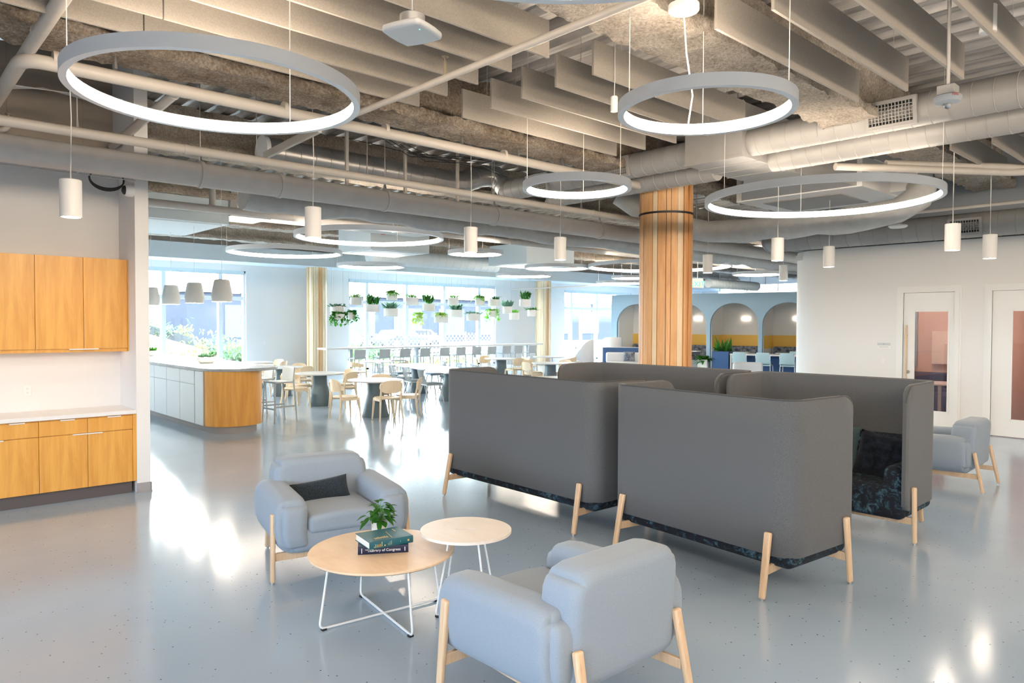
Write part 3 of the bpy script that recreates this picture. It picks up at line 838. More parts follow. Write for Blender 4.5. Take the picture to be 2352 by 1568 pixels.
pipe('bent_pipe', 'pale pipe with a bend under the double duct, nearer the white wall', 'pipe', bend((10.4,3.8,4.07),(12.3,2.35,4.07),(12.3,-.5,4.07),.25), .05, MT['pipe'])
pipe('steel_conduit', 'slim steel conduit crossing behind the right hand pendants', 'pipe', [(12.9,5.4,3.72),(12.9,-1,3.74)], .025, MT['pipe'])

# ring lights
def ring_light(x, y, z, r, label, canopy=None, seg=128, wires=3, hh=.085):
    t = thing('ring_light', label, 'ceiling light', (x, y, z), 0, 'suspended ring lights')
    ri = r-.045
    MB().lathe([(ri,.004),(ri,0),(r,0),(r,hh),(ri,hh),(ri,hh-.004),(r-.006,hh-.006),(r-.006,.006),(ri,.004)], seg, cap=False).build('housing', MT['ring'], t, ang=30)
    MB().lathe([(ri+.002,.006),(ri+.002,hh-.006)], seg, cap=False).build('diffuser', MT['ring_glow_back' if y < 0 or x > 18 else 'ring_glow' if y < 8 and x < 8 else 'ring_glow_far'], t)
    for k in range(wires):
        a = 2*PI*k/wires+.6
        px, py = (r-.02)*math.cos(a), (r-.02)*math.sin(a)
        MB().cyl((px,py,hh),(px,py,ZD-z),.003,n=5).build('suspension_wire', MT['cord'], t)
    if canopy:
        cx, cy, cz = canopy
        MB().lathe([(0,0),(.105,0),(.11,.006),(.11,.045),(.09,.05),(0,.05)], 32, (cx-x,cy-y,cz-z)).build('canopy', MT['lamp'], t)
        P = [Vector((cx-x,cy-y,cz-z)), Vector((cx-x+.01,cy-y-.02,(cz-z)*.6)), Vector((.2,.24,(cz-z)*.3)), Vector((.415,.42,hh))]
        MB().tube(P, .006, 6).build('power_cord', MT['lamp'], t)
    return t
RZ = 3.39
ring_light(1.87, 4.94, RZ, .925, 'large glowing ring light hanging at the upper left')
ring_light(4.53, 2.88, RZ, .62, 'small glowing ring light with round white canopy at the upper right', (4.47, 3.03, 4.14))
ring_light(6.08, 5.52, RZ, .61, 'small glowing ring light in front of the grilled duct')
ring_light(8.83, 4.0, RZ, 1.36, 'widest glowing ring light in front of the cream air unit')
ring_light(1.58, 1.35, RZ, 1.37, 'glowing ring light cut off by the top edge')
for x_, y_, r_ in ((-1.5,-1.6,1.5),(3.2,-3.2,1.5),(7.4,-1.4,1.5),(11.6,-2.6,.9)):  # extra lamps invented outside the view, warming the near surfaces
    ring_light(x_, y_, RZ, r_, 'unseen ring light added out of frame to brighten the lounge')
ring_light(6.94, 11.3, RZ, 1.32, 'big glowing ring light above the nearest dining tables')
ring_light(7.1, 15.05, RZ, 1.22, 'glowing ring light over the far tables beside the kitchen island', seg=96)
ring_light(10.5, 17.05, RZ, .91, 'glowing ring light before the bulkhead left of the hanging plants', seg=96)
ring_light(10.2, 12.25, RZ, .61, 'small glowing ring light behind the third cylinder pendant', seg=96)
ring_light(16.1, 16.9, RZ, .9, 'glowing ring light above the right half of the hanging plants', seg=96)
ring_light(14.45, 13.85, RZ, .89, 'glowing ring light behind the pendant left of the wide column', seg=96)
ring_light(16.07, 11.6, RZ, 1.9, 'very wide glowing ring light partly hidden by the wide column', seg=96)
ring_light(19.3, 15.1, RZ, .62, 'small glowing ring light just left of the wide column', seg=64)
ring_light(21.5, 17.3, RZ, .9, 'far glowing ring light lowest beside the wide column', seg=64)
ring_light(20.6, 11.2, RZ, .75, 'far glowing ring light right of the wide column', seg=64)

# cylinder pendants
def pendant(label):
    t = thing('cylinder_pendant', label, 'pendant light', (0,0,0), 0, 'white cylinder pendants')
    MB().lathe([(.078,.004),(.078,0),(.09,0),(.09,.335),(.086,.34),(0,.34)], 28, cap=False).build('body', MT['lamp'], t)
    MB().lathe([(0,.012),(.08,.012)], 28, cap=False).build('lens', MT['lamp_glow'], t)
    MB().tube([(0,0,.34),(.012,.004,.9),(-.006,0,1.5),(0,0,ZD-2.84)], .005, 6).build('cord', MT['cord'], t)
    return t
PL = [(1.52,7.6,'white cylinder pendant above the maple wall cabinets'),
      (3.87,7.5,'white cylinder pendant in front of the big dining ring light'),
      (6.22,7.57,'white cylinder pendant in front of the small dining ring light'),
      (7.9,7.5,'white cylinder pendant left of the wide slatted column'),
      (11.85,7.45,'white cylinder pendant just right of the wide slatted column'),
      (15.1,7.6,'white cylinder pendant lowest before the blue arches'),
      (10.3,5.28,'white cylinder pendant at the curved corner of the white wall'),
      (12.0,5.25,'white cylinder pendant right of the curved corner, smallest before the white wall'),
      (10.42,2.98,'larger white cylinder pendant above the first glazed door'),
      (12.05,2.97,'white cylinder pendant above the second glazed door')]
pp = pendant(PL[0][2]); pp.location = (PL[0][0], PL[0][1], 2.84)
for x, y, l in PL[1:]: dup(pp, (x, y, 2.84), None, l)
# ceiling devices
t = thing('access_point', 'white rounded square wireless unit hanging under the baffles', 'router', (2.33,3.35,3.50), .35)
MB().rbox((0,0,0),(.135,.135,.022),.02, 3, fn=lambda p: Vector((p.x*(1-.10*(p.y/.135)**2), p.y*(1-.10*(p.x/.135)**2), p.z))).build('body', MT['lamp'], t)
MB().lathe([(.06,.022),(.07,.03),(.07,.09),(.05,.10)], 20).build('bracket', MT['steel'], t)
MB().cyl((0,0,.1),(0,0,1.4),.006,n=6).build('rod', MT['steel'], t)
tag(MB().cyl((-.06,-.09,-.0235),(-.06,-.09,-.0215),.003,n=8).build('led', MT['exit'], t), 'tiny green light')
t = thing('fire_strobe', 'white ceiling fire strobe on a steel rod, marked FIRE', 'alarm', (5.64,1.66,3.42))
MB().lathe([(0,.0),(.03,.0),(.075,.012),(.088,.035),(.088,.05),(.07,.062),(0,.062)], 36).build('body', MT['lamp'], t)
MB().box(-.055,-.055,.062,.055,.055,.125).build('junction_box', MT['steel'], t, bevel=.004)
MB().blob((0,0,-.005),.028,.028,.028).build('lens', MT['steel'], t)
MB().cyl((0,0,.12),(0,0,ZD-3.42),.012,n=10).build('rod', MT['steel'], t)
a = math.atan2(-1.66,-5.64)+.55
Mx = Matrix.Rotation(a+PI/2,4,'Z') @ Matrix.Translation((0,-.0885,.043)) @ Matrix.Rotation(PI/2,4,'X')
text('lettering', 'FIRE', .026, MT['red'], t, Mx)
for (x,y,z,r,h,l) in ((5.12,4.2,3.80,.032,.13,'little white cylinder sensor left of the small right ring light'),(6.44,1.63,4.12,.058,.2,'white cylinder sensor hanging in the upper right corner')):
    t = thing('ceiling_sensor', l, 'sensor', (x,y,z))
    MB().lathe([(0,0),(r,0),(r,h),(r*.8,h+.008),(0,h+.008)], 20).build('body', MT['lamp'], t)
    MB().tube([(0,0,h),(.008,0,h+.15),(0,0,ZD-z)], .004, 5).build('cord', MT['cord'], t)
t = thing('smoke_detector', 'white disc detector hanging beside the wall duct', 'detector', (12.95,4.52,3.50))
MB().lathe([(0,0),(.12,.005),(.15,.03),(.14,.05),(.05,.055)], 28).build('disc', MT['lamp'], t)
MB().box(-.05,-.05,.055,.05,.05,.13).cyl((0,0,.13),(0,0,ZD-3.5),.006,n=6).build('bracket', MT['steel'], t)
t = thing('exit_sign', 'green lit EXIT sign hanging right of the wide column', 'sign', (17.0,11.0,2.86), math.atan2(-.678,.735))
MB().box(-.17,-.02,0,.17,.02,.2).build('panel', MT['lamp'], t, bevel=.004)
Mx = Matrix.Translation((0,-.023,.1)) @ Matrix.Rotation(PI/2,4,'X')
text('lettering', 'EXIT', .19, MT['exit'], t, Mx, .001)
MB().box(-.15,-.015,.2,.15,.015,.26).cyl((0,0,.26),(0,0,ZD-2.86),.008,n=6).build('stem', MT['lamp'], t)
# air units of the dining area
def ac(name, x0,y0,z0,x1,y1,z1, label, m='bulkhead'):
    t = thing(name, label, 'air conditioner', (0,0,0))
    MB().box(x0,y0,z0,x1,y1,z1).build('casing', MT[m], t, smooth=False, bevel=.01)
    MB().box(x0+.1,y0+.1,z0-.015,x1-.1,y1-.1,z0).build('access_panel', MT['bulkhead'], t, smooth=False)
    for a in (x0+.08,x1-.08):
        MB().cyl((a,y0+.1,z1),(a,y0+.1,ZD),.01,n=6).build('hanger_rod', MT['steel'], t)
    return t
t = ac('air_unit', 3.9,14.1,3.78,5.5,16.6,4.25,'pale air unit with flat white underside beside the wing wall')
b = MB().box(5.5,14.0,3.95,6.3,14.9,4.5); b.build('control_box', MT['duct'], t, smooth=False)
tag(MB().box(5.62,13.99,4.1,6.1,14.0,4.42).build('label_sheet', MT['paper'], t, smooth=False), 'pale paper labels')
tag(MB().box(6.12,13.985,4.12,6.2,14.0,4.22).build('tag_plate', MT['blue'], t, smooth=False), 'small blue tag')
V = MB().box(6.3,14.1,4.0,10.4,14.8,4.35)
tag(V.build('rectangular_duct', MT['duct'], smooth=False), 'long rectangular duct running right from the pale air unit', 'duct')
t = ac('air_unit', 9.6,15.6,3.72,11.4,17.2,4.35,'pale air unit above the ring light near the hanging plants')
tag(MB().box(9.9,15.58,4.1,10.02,15.6,4.26).build('tag_plate', MT['red'], t, smooth=False), 'small red tag')
ac('air_unit', 15.2,15.8,3.72,17.3,17.6,4.35,'pale air unit left of the wide column')
ac('air_unit', 20.5,10.4,3.75,22.5,12.2,4.3,'pale air unit above the blue arches')
b = spiral(MB(), [(11.4,18.6,3.86),(16.4,18.6,3.86)], .24, pitch=.3, n=20)
tag(b.build('spiral_duct', MT['bulkhead'], ang=60), 'pale blue spiral duct in front of the window bulkhead', 'duct')
b = spiral(MB(), [(21.2,13.3,3.25),(24.4,13.3,3.25)], .16, pitch=.2, n=20)
tag(b.build('spiral_duct', MT['bulkhead'], ang=60), 'short pale spiral duct above the blue partition', 'duct')
pipe('bent_conduit', 'pale pipe loop beside the pale air unit', 'pipe', bend((2.9,13.9,3.9),(3.9,13.6,3.95),(4.9,13.6,3.97),.2)+[Vector((5.0,13.6,4.05)),Vector((5.0,13.6,4.4))], .06, MT['duct'])
# loose wires and struts up in the deck
b = MB()
for k in range(8):
    x0 = 4.6+rnd.random()*4; y0 = 8.5+rnd.random()*.8
    b.tube([(x0,y0,4.5),(x0+.6,y0+.2,4.35+rnd.random()*.2),(x0+1.4,y0-.1,4.42),(x0+2.2,y0+.2,4.4+rnd.random()*.2)], .006, 5)
tag(b.build('loose_wiring', MT['black']), 'loose dark wiring hung under the metal deck', 'cable')
b = MB()
for (x,y,z) in ((2.9,8.6,3.7),(3.2,9.4,3.75),(4.9,9.0,4.1),(5.6,8.7,4.1),(6.4,9.2,4.1),(7.1,8.6,4.1),(7.6,9.3,4.0)):
    pass
for i,(x,y,z,l) in enumerate(((5.1,8.9,3.75,'nearest the wing wall'),(6.2,9.1,3.75,'over its middle'),(7.2,9.1,3.75,'beside the bare metal elbow'))):
    tag(MB().box(x-.02,y-.02,z,x+.02,y+.02,ZD).build('strut', MT['pipe'], None, smooth=False), 'thin vertical steel strut behind the grey pipe, '+l, 'strut', 'steel struts')
tag(MB().bar((3.8,7.2,3.99),(3.97,9.0,4.02),.02,.045).build('brace', MT['pipe'], smooth=False), 'flat slanting steel brace beside the bare duct end cap', 'strut')
# ================================================================ kitchenette
CY = 8.624; CD = 9.25
CX = [.541, .979, 1.417, 1.855, 2.292]
def base_cab(i, label):
    x0, x1 = CX[i], CX[i+1]; g = .0018; w = x1-x0
    t = thing('base_cabinet', label, 'cabinet', (x0, CY, 0), 0, 'maple base cabinets')
    MB().box(.001,.022,.135,w-.001,CD-CY-.002,.872).build('carcass', MT['cab'], t, smooth=False)
    d = MB().box(g,0,.135,w-g,.02,.705).build('door', MT['cab'], t, smooth=False, bevel=.0015)
    r = MB().box(g,0,.712,w-g,.02,.862).build('drawer', MT['cab'], t, smooth=False, bevel=.0015)
    hx = w-.14 if i % 2 == 0 else 0
    MB().box(hx+.0,-.013,.698,hx+.14,.004,.7085).build('handle', MT['lamp'], d, smooth=False)
    MB().box(w*.5-.03,-.013,.858,w*.5+.10,.004,.868).build('handle', MT['lamp'], r, smooth=False)
    MB().box(0,.055,0,w,.075,.135).build('toe_kick', MT['toe'], t, smooth=False)
    return t
base_cab(0, 'maple base cabinet cut by the left edge of the picture')
base_cab(1, 'maple base cabinet with drawer below the wall outlet')
base_cab(2, 'maple base cabinet with drawer, middle one of the run')
base_cab(3, 'maple base cabinet with drawer nearest the wing wall')
for k in range(4): pass
tag(MB().box(2.2925,CY-.002,.135,2.3295,CD-.002,.872).build('end_panel', MT['cab'], smooth=False), 'narrow maple filler panel between base cabinets and wing wall', 'panel')
tag(MB().box(-1.3,CY-.012,.876,2.328,CD-.001,.917).build('countertop', MT['quartz'], bevel=.003), 'pale stone countertop on the maple base cabinets', 'countertop')
UX = [.552, .996, 1.44, 1.884, 2.318]; UY = 8.88
def wall_cab(i, label):
    x0, w = UX[i], UX[i+1]-UX[i]; g = .0018
    t = thing('wall_cabinet', label, 'cabinet', (x0, UY, 1.557), 0, 'maple wall cabinets')
    MB().box(.001,.021,.037,w-.001,CD-UY-.002,1.023).build('carcass', MT['cab'], t, smooth=False)
    d = MB().box(g,0,.037,w-g,.02,1.023).build('door', MT['cab'], t, smooth=False, bevel=.0015)
    MB().box(g,.016,0,w-g,.035,.036).build('light_rail', MT['cab'], t, smooth=False)
    hx = w-.14 if i % 2 == 0 else 0
    MB().box(hx,-.013,.026,hx+.14,.004,.037).build('handle', MT['lamp'], d, smooth=False)
    tag(MB().box(.02,.12,-.0,w-.02,.16,.012).build('light_strip', MT['strip_glow'], t, smooth=False), 'glowing strip under the cabinet')
wall_cab(0, 'maple wall cabinet cut by the left edge of the picture')
wall_cab(1, 'maple wall cabinet directly under the white cylinder pendant')
wall_cab(2, 'maple wall cabinet, middle door of the upper run')
wall_cab(3, 'maple wall cabinet nearest the wing wall')
tag(MB().box(2.3185,UY-.001,1.557,2.3285,CD-.002,2.58).build('end_panel', MT['cab'], smooth=False), 'thin maple side panel closing the wall cabinets', 'panel')
def outlet(name, label, loc, rz, kind):
    t = thing(name, label, 'outlet' if kind else 'switch', loc, rz)
    MB().box(-.036,-.006,-.058,.036,0,.058).build('cover_plate', MT['lamp'], t, bevel=.002)
    b = MB()
    if kind:
        for dz in (-.022,.022):
            b.box(-.009,-.0075,dz-.004,-.006,-.005,dz+.006).box(.006,-.0075,dz-.004,.009,-.005,dz+.006)
            b.cyl((0,-.0075,dz-.011),(0,-.005,dz-.011),.003,n=8)
        b.build('socket', MT['base'], t, smooth=False)
    else: b.box(-.016,-.0085,-.032,.016,-.005,.032).build('rocker', MT['white'], t, bevel=.001)
outlet('wall_outlet', 'white double wall outlet above the stone countertop', (1.42, 9.25, 1.14), 0, 1)
outlet('light_switch', 'white light switch beside the first glazed door', (WX, 5.20, 1.20), -PI/2, 0)
outlet('light_switch', 'white switch plate on the rear wall left of the pale column', (10.55, 24, 1.15), 0, 0)
outlet('wall_outlet', 'white outlet on the rear wall left of the far pale column', (22.3, 24, 1.15), 0, 1)
t = thing('room_sign', 'small grey and white room plate beside the first glazed door', 'sign', (WX, 5.20, 1.49), -PI/2)
MB().box(-.115,-.008,.005,.115,0,.055).build('header', MT['silver'], t, smooth=False)
MB().box(-.115,-.006,-.05,.115,0,.004).build('panel', MT['white'], t, smooth=False)
b = MB().box(-.085,-.0068,-.026,.085,-.006,-.020); b.box(-.014,-.0088,.026,.014,-.008,.036); b.build('lettering', MT['base'], t, smooth=False)

# ================================================================ lounge
def rot_x(a): return Matrix.Rotation(a, 3, 'X')
def leg(parent, p, q, a=.026, b=.018, up=(1,0,0), foot=True, m='maple', name='leg'):
    mb = MB().bar(p, q, a, b, up, a*.86, b*.86)
    o = mb.build(name, MT[m], parent, bevel=.012, seg=3)
    if foot:
        d = (Vector(p)-Vector(q)).normalized()
        MB().cyl((q[0],q[1],0),(q[0],q[1],q[2]+.004),.011,n=10).build('foot_glide', MT['steel'], o)
    return o
def make_armchair():
    t = thing('armchair', '', 'armchair', (0,0,0), 0, 'pale blue lounge armchairs')
    def belly(c):
        def f(p):
            k = 1+.02*(1-(p.z/.2)**2)
            lift = .03*max(0, -p.z/.19)*(abs(p.y)/.43)**2
            return Vector((p.x*k, p.y, p.z+lift))
        return f
    def rnd2(a, b, ha, hb, R_):
        # square corner (a, b > 0) pulled onto a quarter circle of radius R_
        da, db = abs(a)-(ha-R_), abs(b)-(hb-R_)
        if da > 0 and db > 0:
            k = max(da, db)/math.hypot(da, db)
            a = math.copysign(ha-R_+da*k, a); b = math.copysign(hb-R_+db*k, b)
        return a, b
    b = MB()
    for s in (-1, 1):
        def fa(p, s=s):
            q = Vector(p)
            q.y, q.z = rnd2(q.y, q.z, .435, .205, .13)
            if q.x*s > 0 or q.y < 0: q.x, q.y = rnd2(q.x, q.y, .115, .435, .085)
            if q.z < 0: q.x -= s*.045*(q.z/.2)**2
            q.x += s*.012*(1-(q.z/.2)**2)
            q.z += -.012*(q.y/.43)
            return q
        b.rbox((s*.385,.005,.415), (.115,.435,.205), .075, 5, fn=fa, m=8)
    b.rbox((0,0,.30), (.40,.41,.095), .06, 4, m=4)
    b.build('arm_shell', MT['arm'], t, ang=50)
    def fs(p):
        q = Vector((p.x, p.y, p.z+.022*(1-(p.x/.285)**2)*(p.z>0)))
        return q
    MB().rbox((0,.09,.405), (.283,.335,.065), .04, 4, fn=fs, m=5).build('seat_cushion', MT['arm'], t, ang=60)
    def fb(p):
        q = Vector(p)
        if q.z > 0: q.x, q.z = rnd2(q.x, q.z, .385, .275, .13)
        else: q.x, q.z = rnd2(q.x, q.z, .385, .275, .06)
        q.y += -.13*max(0,(q.z+.05))*.55 + .012*(1 if q.y > 0 else -1)*(1-(q.x/.385)**2)*(1-(q.z/.275)**2)
        return q
    MB().rbox((0,-.325,.518), (.385,.122,.275), .06, 4, fn=fb, m=9).build('backrest', MT['arm'], t, ang=50)
    for s in (-1, 1):
        leg(t, (s*.512,.31,.50), (s*.526,.345,.012), .018, .026, up=(0,1,0))
        leg(t, (s*.362,-.452,.455), (s*.372,-.545,.012), .026, .018, up=(0,1,0))
        MB().bar((s*.362,-.49,.185),(s*.33,.31,.185),.012,.026).build('stretcher', MT['maple'], t, bevel=.004)
    MB().bar((-.512,.325,.19),(.512,.325,.19),.013,.028).build('front_rail', MT['maple'], t, bevel=.004)
    return t
ac1 = make_armchair()
ac1['label'] = 'pale blue armchair holding the dark lumbar pillow'; ac1.location = (2.81,5.17,0); ac1.rotation_euler = (0,0,R(168))
dup(ac1, (2.70,2.54,0), R(-1), 'pale blue armchair in the foreground seen from behind')
dup(ac1, (9.62,2.86,0), R(2), 'pale blue armchair before the white door wall, partly behind the grey sofa')
c_, s_ = math.cos(R(168)), math.sin(R(168))
def in_chair(x, y, z): return (2.81+c_*x-s_*y, 5.17+s_*x+c_*y, z)
def pillow(name, label, loc, rot, w, h, th, m, K=14):
    b = MB()
    def fn(sg):
        def f(u, v):
            x = (u-.5)*2; y = (v-.5)*2
            e = (1-x**4)*(1-y**4)
            pin = 1-.06*(1-abs(x)**2)*abs(y)**3-.0
            return (x*w/2*(1-.05*(1-y*y)), y*h/2*(1-.07*(1-x*x)), sg*th/2*max(0,e)**.5)
        return f
    b.grid(fn(1), K, K).grid(fn(-1), K, K)
    o = b.build(name, m, ang=80); o.location = loc; o.rotation_euler = rot
    return tag(o, label, 'pillow')
pillow('lumbar_pillow', 'dark navy woven lumbar pillow on the pale blue armchair', in_chair(.05,-.10,.53), (R(66), R(-6), R(167+180-2)), .46,.20,.12, MT['navy'])

def make_sofa(L, Dp=.80):
    t = thing('highback_sofa', '', 'sofa', (0,0,0), 0, 'grey high backed sofas')
    z0, z1, th, rc, rt = .285, 1.372, .052, .16, .15
    hx, hy = L/2, Dp/2
    path = []  # (outer point, normal outward)
    def seg(p, q, n, k):
        for i in range(k): path.append((Vector(p).lerp(Vector(q), i/k), Vector(n)))
    tipk = [0,.004,.012,.025,.042,.065,.09,.12,.15]
    for e in tipk: path.append((Vector((hx, hy-e)), Vector((1,0))))
    seg((hx,hy-.17), (hx,-hy+rc), (1,0), 6)
    for i in range(9):
        a = -PI/2*i/8; n = Vector((math.cos(a), math.sin(a))); path.append((Vector((hx-rc,-hy+rc))+n*rc, n))
    seg((hx-rc-.02,-hy), (-hx+rc+.02,-hy), (0,-1), 12)
    for i in range(9):
        a = -PI/2-PI/2*i/8; n = Vector((math.cos(a), math.sin(a))); path.append((Vector((-hx+rc,-hy+rc))+n*rc, n))
    seg((-hx,-hy+rc+.02), (-hx,hy-.17), (-1,0), 6)
    for e in reversed(tipk): path.append((Vector((-hx, hy-e)), Vector((-1,0))))
    V = []; F = []; rim = []
    N = len(path); rows = 6
    for i, (p, n) in enumerate(path):
        e = hy-p.y if abs(n.x) > .99 else 9
        zt, zb = z1, z0
        if e < rt: zt = z1-rt+math.sqrt(max(0, rt*rt-(rt-e)**2))
        if e < .10: zb = z0+.10-math.sqrt(max(0, .01-(.10-e)**2))
        taper = 1 if e > .03 else .55+.45*e/.03
        h = th/2*taper; mid = p - n*(th/2)
        lp = []
        for k in range(rows+1): lp.append((mid+n*h, zb+.012+(zt-zb-.024)*k/rows))
        lp.append((mid+n*h*.55, zt)); lp.append((mid-n*h*.55, zt))
        for k in range(rows+1): lp.append((mid-n*h, zt-.012-(zt-zb-.024)*k/rows))
        lp.append((mid-n*h*.55, zb)); lp.append((mid+n*h*.55, zb))
        for q, z in lp: V.append((q.x, q.y, z))
        rim.append((mid.x+n.x*h*.8, mid.y+n.y*h*.8, zt-.001))
    M_ = 2*(rows+1)+4
    for i in range(N-1):
        for k in range(M_):
            k2 = (k+1) % M_
            F.append((i*M_+k, i*M_+k2, (i+1)*M_+k2, (i+1)*M_+k))
    F.append(tuple(range(M_))); F.append(tuple((N-1)*M_+k for k in reversed(range(M_))))
    MB().add(V, F).build('screen_shell', MT['sofa'], t, ang=50)
    MB().tube(rim, .006, 6).build('piping', MT['sofa_in'], t)
    def fs(p): return Vector((p.x, p.y, p.z+(0 if p.z < 0 else .015*(1-(p.x/(hx))**2))))
    MB().rbox((0,.01,.335), (hx-.03,hy-.025,.135), .06, 4, fn=fs, m=6).build('seat', MT['floral'], t, ang=60)
    MB().rbox((0,-hy+.17,.63), (hx-.06,.11,.23), .08, 4, m=6).build('back_cushion', MT['floral'], t, ang=60)
    for s in (-1,1):
        MB().rbox((s*(hx-.135),.04,.50), (.078,hy-.06,.16), .07, 4, m=4).build('armrest', MT['floral'], t, ang=60)
        leg(t, (s*(hx+.017),hy-.13,.49), (s*(hx+.038),hy-.10,.012), .018,.027, up=(0,1,0))
        leg(t, (s*(hx-.17),-hy-.017,.455), (s*(hx-.16),-hy-.10,.012), .027,.018, up=(0,1,0))
        MB().bar((s*(hx-.165),-hy-.06,.195),(s*(hx-.24),hy-.12,.195),.012,.03).build('stretcher', MT['maple'], t, bevel=.004)
    MB().bar((-hx-.02,hy-.115,.198),(hx+.02,hy-.115,.198),.013,.03).build('front_rail', MT['maple'], t, bevel=.004)
    return t
sf = make_sofa(1.72)
sf['label'] = 'grey high backed sofa nearest the foreground, its back to us'; sf.location = (5.13,3.07,0); sf.rotation_euler = (0,0,R(-95.5))
dup(sf, (6.99,3.06,0), R(90.5), 'grey high backed sofa with dark pillows, open side facing the nearest sofa')
sl = make_sofa(2.28)
sl['label'] = 'grey high backed sofa left of the nearest sofa, its back toward the dining area'; sl.location = (5.25,5.27,0); sl.rotation_euler = (0,0,R(-91.5))
dup(sl, (6.97,5.14,0), R(90), 'grey high backed sofa in front of the wide slatted column')
pillow('throw_pillow', 'plain dark teal pillow on the sofa facing the nearest sofa', (7.08,3.02,.68), (R(76),0,R(-90)), .46,.46,.17, MT['teal'])
pillow('throw_pillow', 'near black patterned pillow beside the teal pillow', (7.08,2.58,.66), (R(76),R(8),R(-86)), .44,.42,.16, MT['floral_dark'])

# coffee tables
def disc(r, z0, z1, m, parent, name='tabletop', slot=None, n=72):
    MBo = MB().lathe([(r-.012,z0),(r,z0+.008),(r,z1-.002),(r-.002,z1)], n)
    return MBo.build(name, m, parent, ang=40)
t = thing('coffee_table', 'low round birch coffee table carrying two books', 'table', (2.545,4.0,0))
disc(.468,.392,.412, MT['ply'], t)
FT = [((2.094,3.998),(2.942,3.903)),((2.583,4.334),(2.462,3.533))]
for a, c in FT:
    a = Vector((a[0]-2.545,a[1]-4.0,.012)); c = Vector((c[0]-2.545,c[1]-4.0,.012))
    ta = a*.86; ta.z = .39; tc = c*.86; tc.z = .39
    P = bend(ta, a, c, .045)[:-1]; Q = bend(a, c, tc, .045)[1:]
    MB().tube(P+Q, .0075, 10).build('wire_leg', MT['wire'], t)
    for q in (a, c): MB().cbox((q.x*.93,q.y*.93,.006),(.014,.014,.006)).build('foot_pad', MT['black'], t, smooth=False)
t = thing('side_table', 'taller round white side table with a handle slot', 'table', (3.005,3.70,0))
b = MB(); r = .302; n = 72; z0, z1 = .502, .52
# top with a real slot
ang = R(-47); sl_, sw = .07, .013
hole = []
for i in range(n):
    a = 2*PI*i/n
    dx, dy = math.cos(a), math.sin(a)
    k = min(sl_/max(1e-6,abs(dx)), sw/max(1e-6,abs(dy)))
    hole.append((dx*k, dy*k))
hole = [(x*math.cos(ang+R(2))-y*math.sin(ang+R(2)), x*math.sin(ang+R(2))+y*math.cos(ang+R(2))) for x, y in hole]
outer = [(r*math.cos(2*PI*i/n+ang), r*math.sin(2*PI*i/n+ang)) for i in range(n)]
V = [(x,y,z1) for x,y in hole]+[(x,y,z1) for x,y in outer]+[(x,y,z0) for x,y in outer]+[(x,y,z0) for x,y in hole]
F = []
for i in range(n):
    j = (i+1) % n
    F += [(i,n+i,n+j,j),(n+i,2*n+i,2*n+j,n+j),(2*n+i,3*n+i,3*n+j,2*n+j),(3*n+i,i,j,3*n+j)]
b.add(V,F).build('tabletop', MT['ply_pale'], t, ang=40)
for a0 in (R(183), R(262)):
    a = Vector((.262*math.cos(a0), .262*math.sin(a0), .012)); c = -a; c.z = .012
    ta = a*.55; ta.z = .5; tc = c*.55; tc.z = .5
    MB().tube(bend(ta,a,c,.04)[:-1]+bend(a,c,tc,.04)[1:], .007, 10).build('wire_leg', MT['wire'], t)
    for q in (a, c): MB().cbox((q.x*.93,q.y*.93,.006),(.012,.012,.006)).build('foot_pad', MT['black'], t, smooth=False)

# books
def book(label, p0, p1, z, W, th, m):
    d = (p1-p0); L = d.length; a = math.atan2(d.y, d.x)
    t = thing('book', label, 'book', (p0.x,p0.y,z), a)
    c = .003
    b = MB().box(0,0,0,L,W,c).box(0,0,th-c,L,W,th)
    k = 6
    poly = [(.004*math.sin(PI*i/k)*-1, th*i/k) for i in range(k+1)]+[(.004,th),(.004,0)]
    V = [(0,y,zz) for y,zz in poly]+[(L,y,zz) for y,zz in poly]; nn = len(poly)
    b.add(V,[tuple(range(nn)),tuple(range(2*nn-1,nn-1,-1))]+[(i,nn+i,nn+(i+1)%nn,(i+1)%nn) for i in range(nn)])
    b.build('cover', m, t, ang=30)
    MB().box(.004,.003,c,L-.004,W-.005,th-c).build('pages', MT['paper'], t, smooth=False)
    return t, L
zb = .4125
p0 = atz(822,1274,zb); p1 = atz(938,1267.5,zb)
t, L = book('navy hardback lettered Library of Congress, under the teal book', p0, p1, zb, .225, .050, MT['book_n'])
Rx = Matrix.Rotation(PI/2,4,'X')
text('lettering', 'Library of Congress', .024, MT['ink'], t, Matrix.Translation((L*.54,-.0045,.024)) @ Rx)
text('lettering', 'TREASURES', .010, MT['ink'], t, Matrix.Translation((L*.22,-.0045,.029)) @ Rx)
text('lettering', 'OF THE', .009, MT['ink'], t, Matrix.Translation((L*.245,-.0045,.018)) @ Rx)
b = MB().box(L*.075-.002,-.0047,.008,L*.075+.002,-.004,.04).box(L*.93-.002,-.0047,.012,L*.93+.002,-.004,.038)
b.build('spine_mark', MT['ink'], t, smooth=False)
q0 = atz(848.5,1263,zb+.050); q1 = atz(948.5,1245,zb+.050)
t, L = book('thick teal hardback with gold lettering, top of the stack', q0, q1, zb+.0505, .24, .046, MT['book_g'])
b = MB()
for i,(a,z0,z1) in enumerate(((.10,.010,.016),(.13,.008,.030),(.165,.008,.027),(.20,.008,.026),(.235,.010,.028),(.27,.010,.040))): b.box(L*a,-.0048,z0,L*a+.004,-.004,z1)
b.cyl((L*.345,-.0048,.014),(L*.345,-.004,.014),.0045,n=14)
for a,z0,z1 in ((.42,.012,.026),(.455,.010,.034),(.49,.012,.038)): b.box(L*a,-.0048,z0,L*a+.0025,-.004,z1)
b.box(L*.70,-.0048,.016,L*.705,-.004,.028).box(L*.865,-.0048,.016,L*.905,-.004,.028)
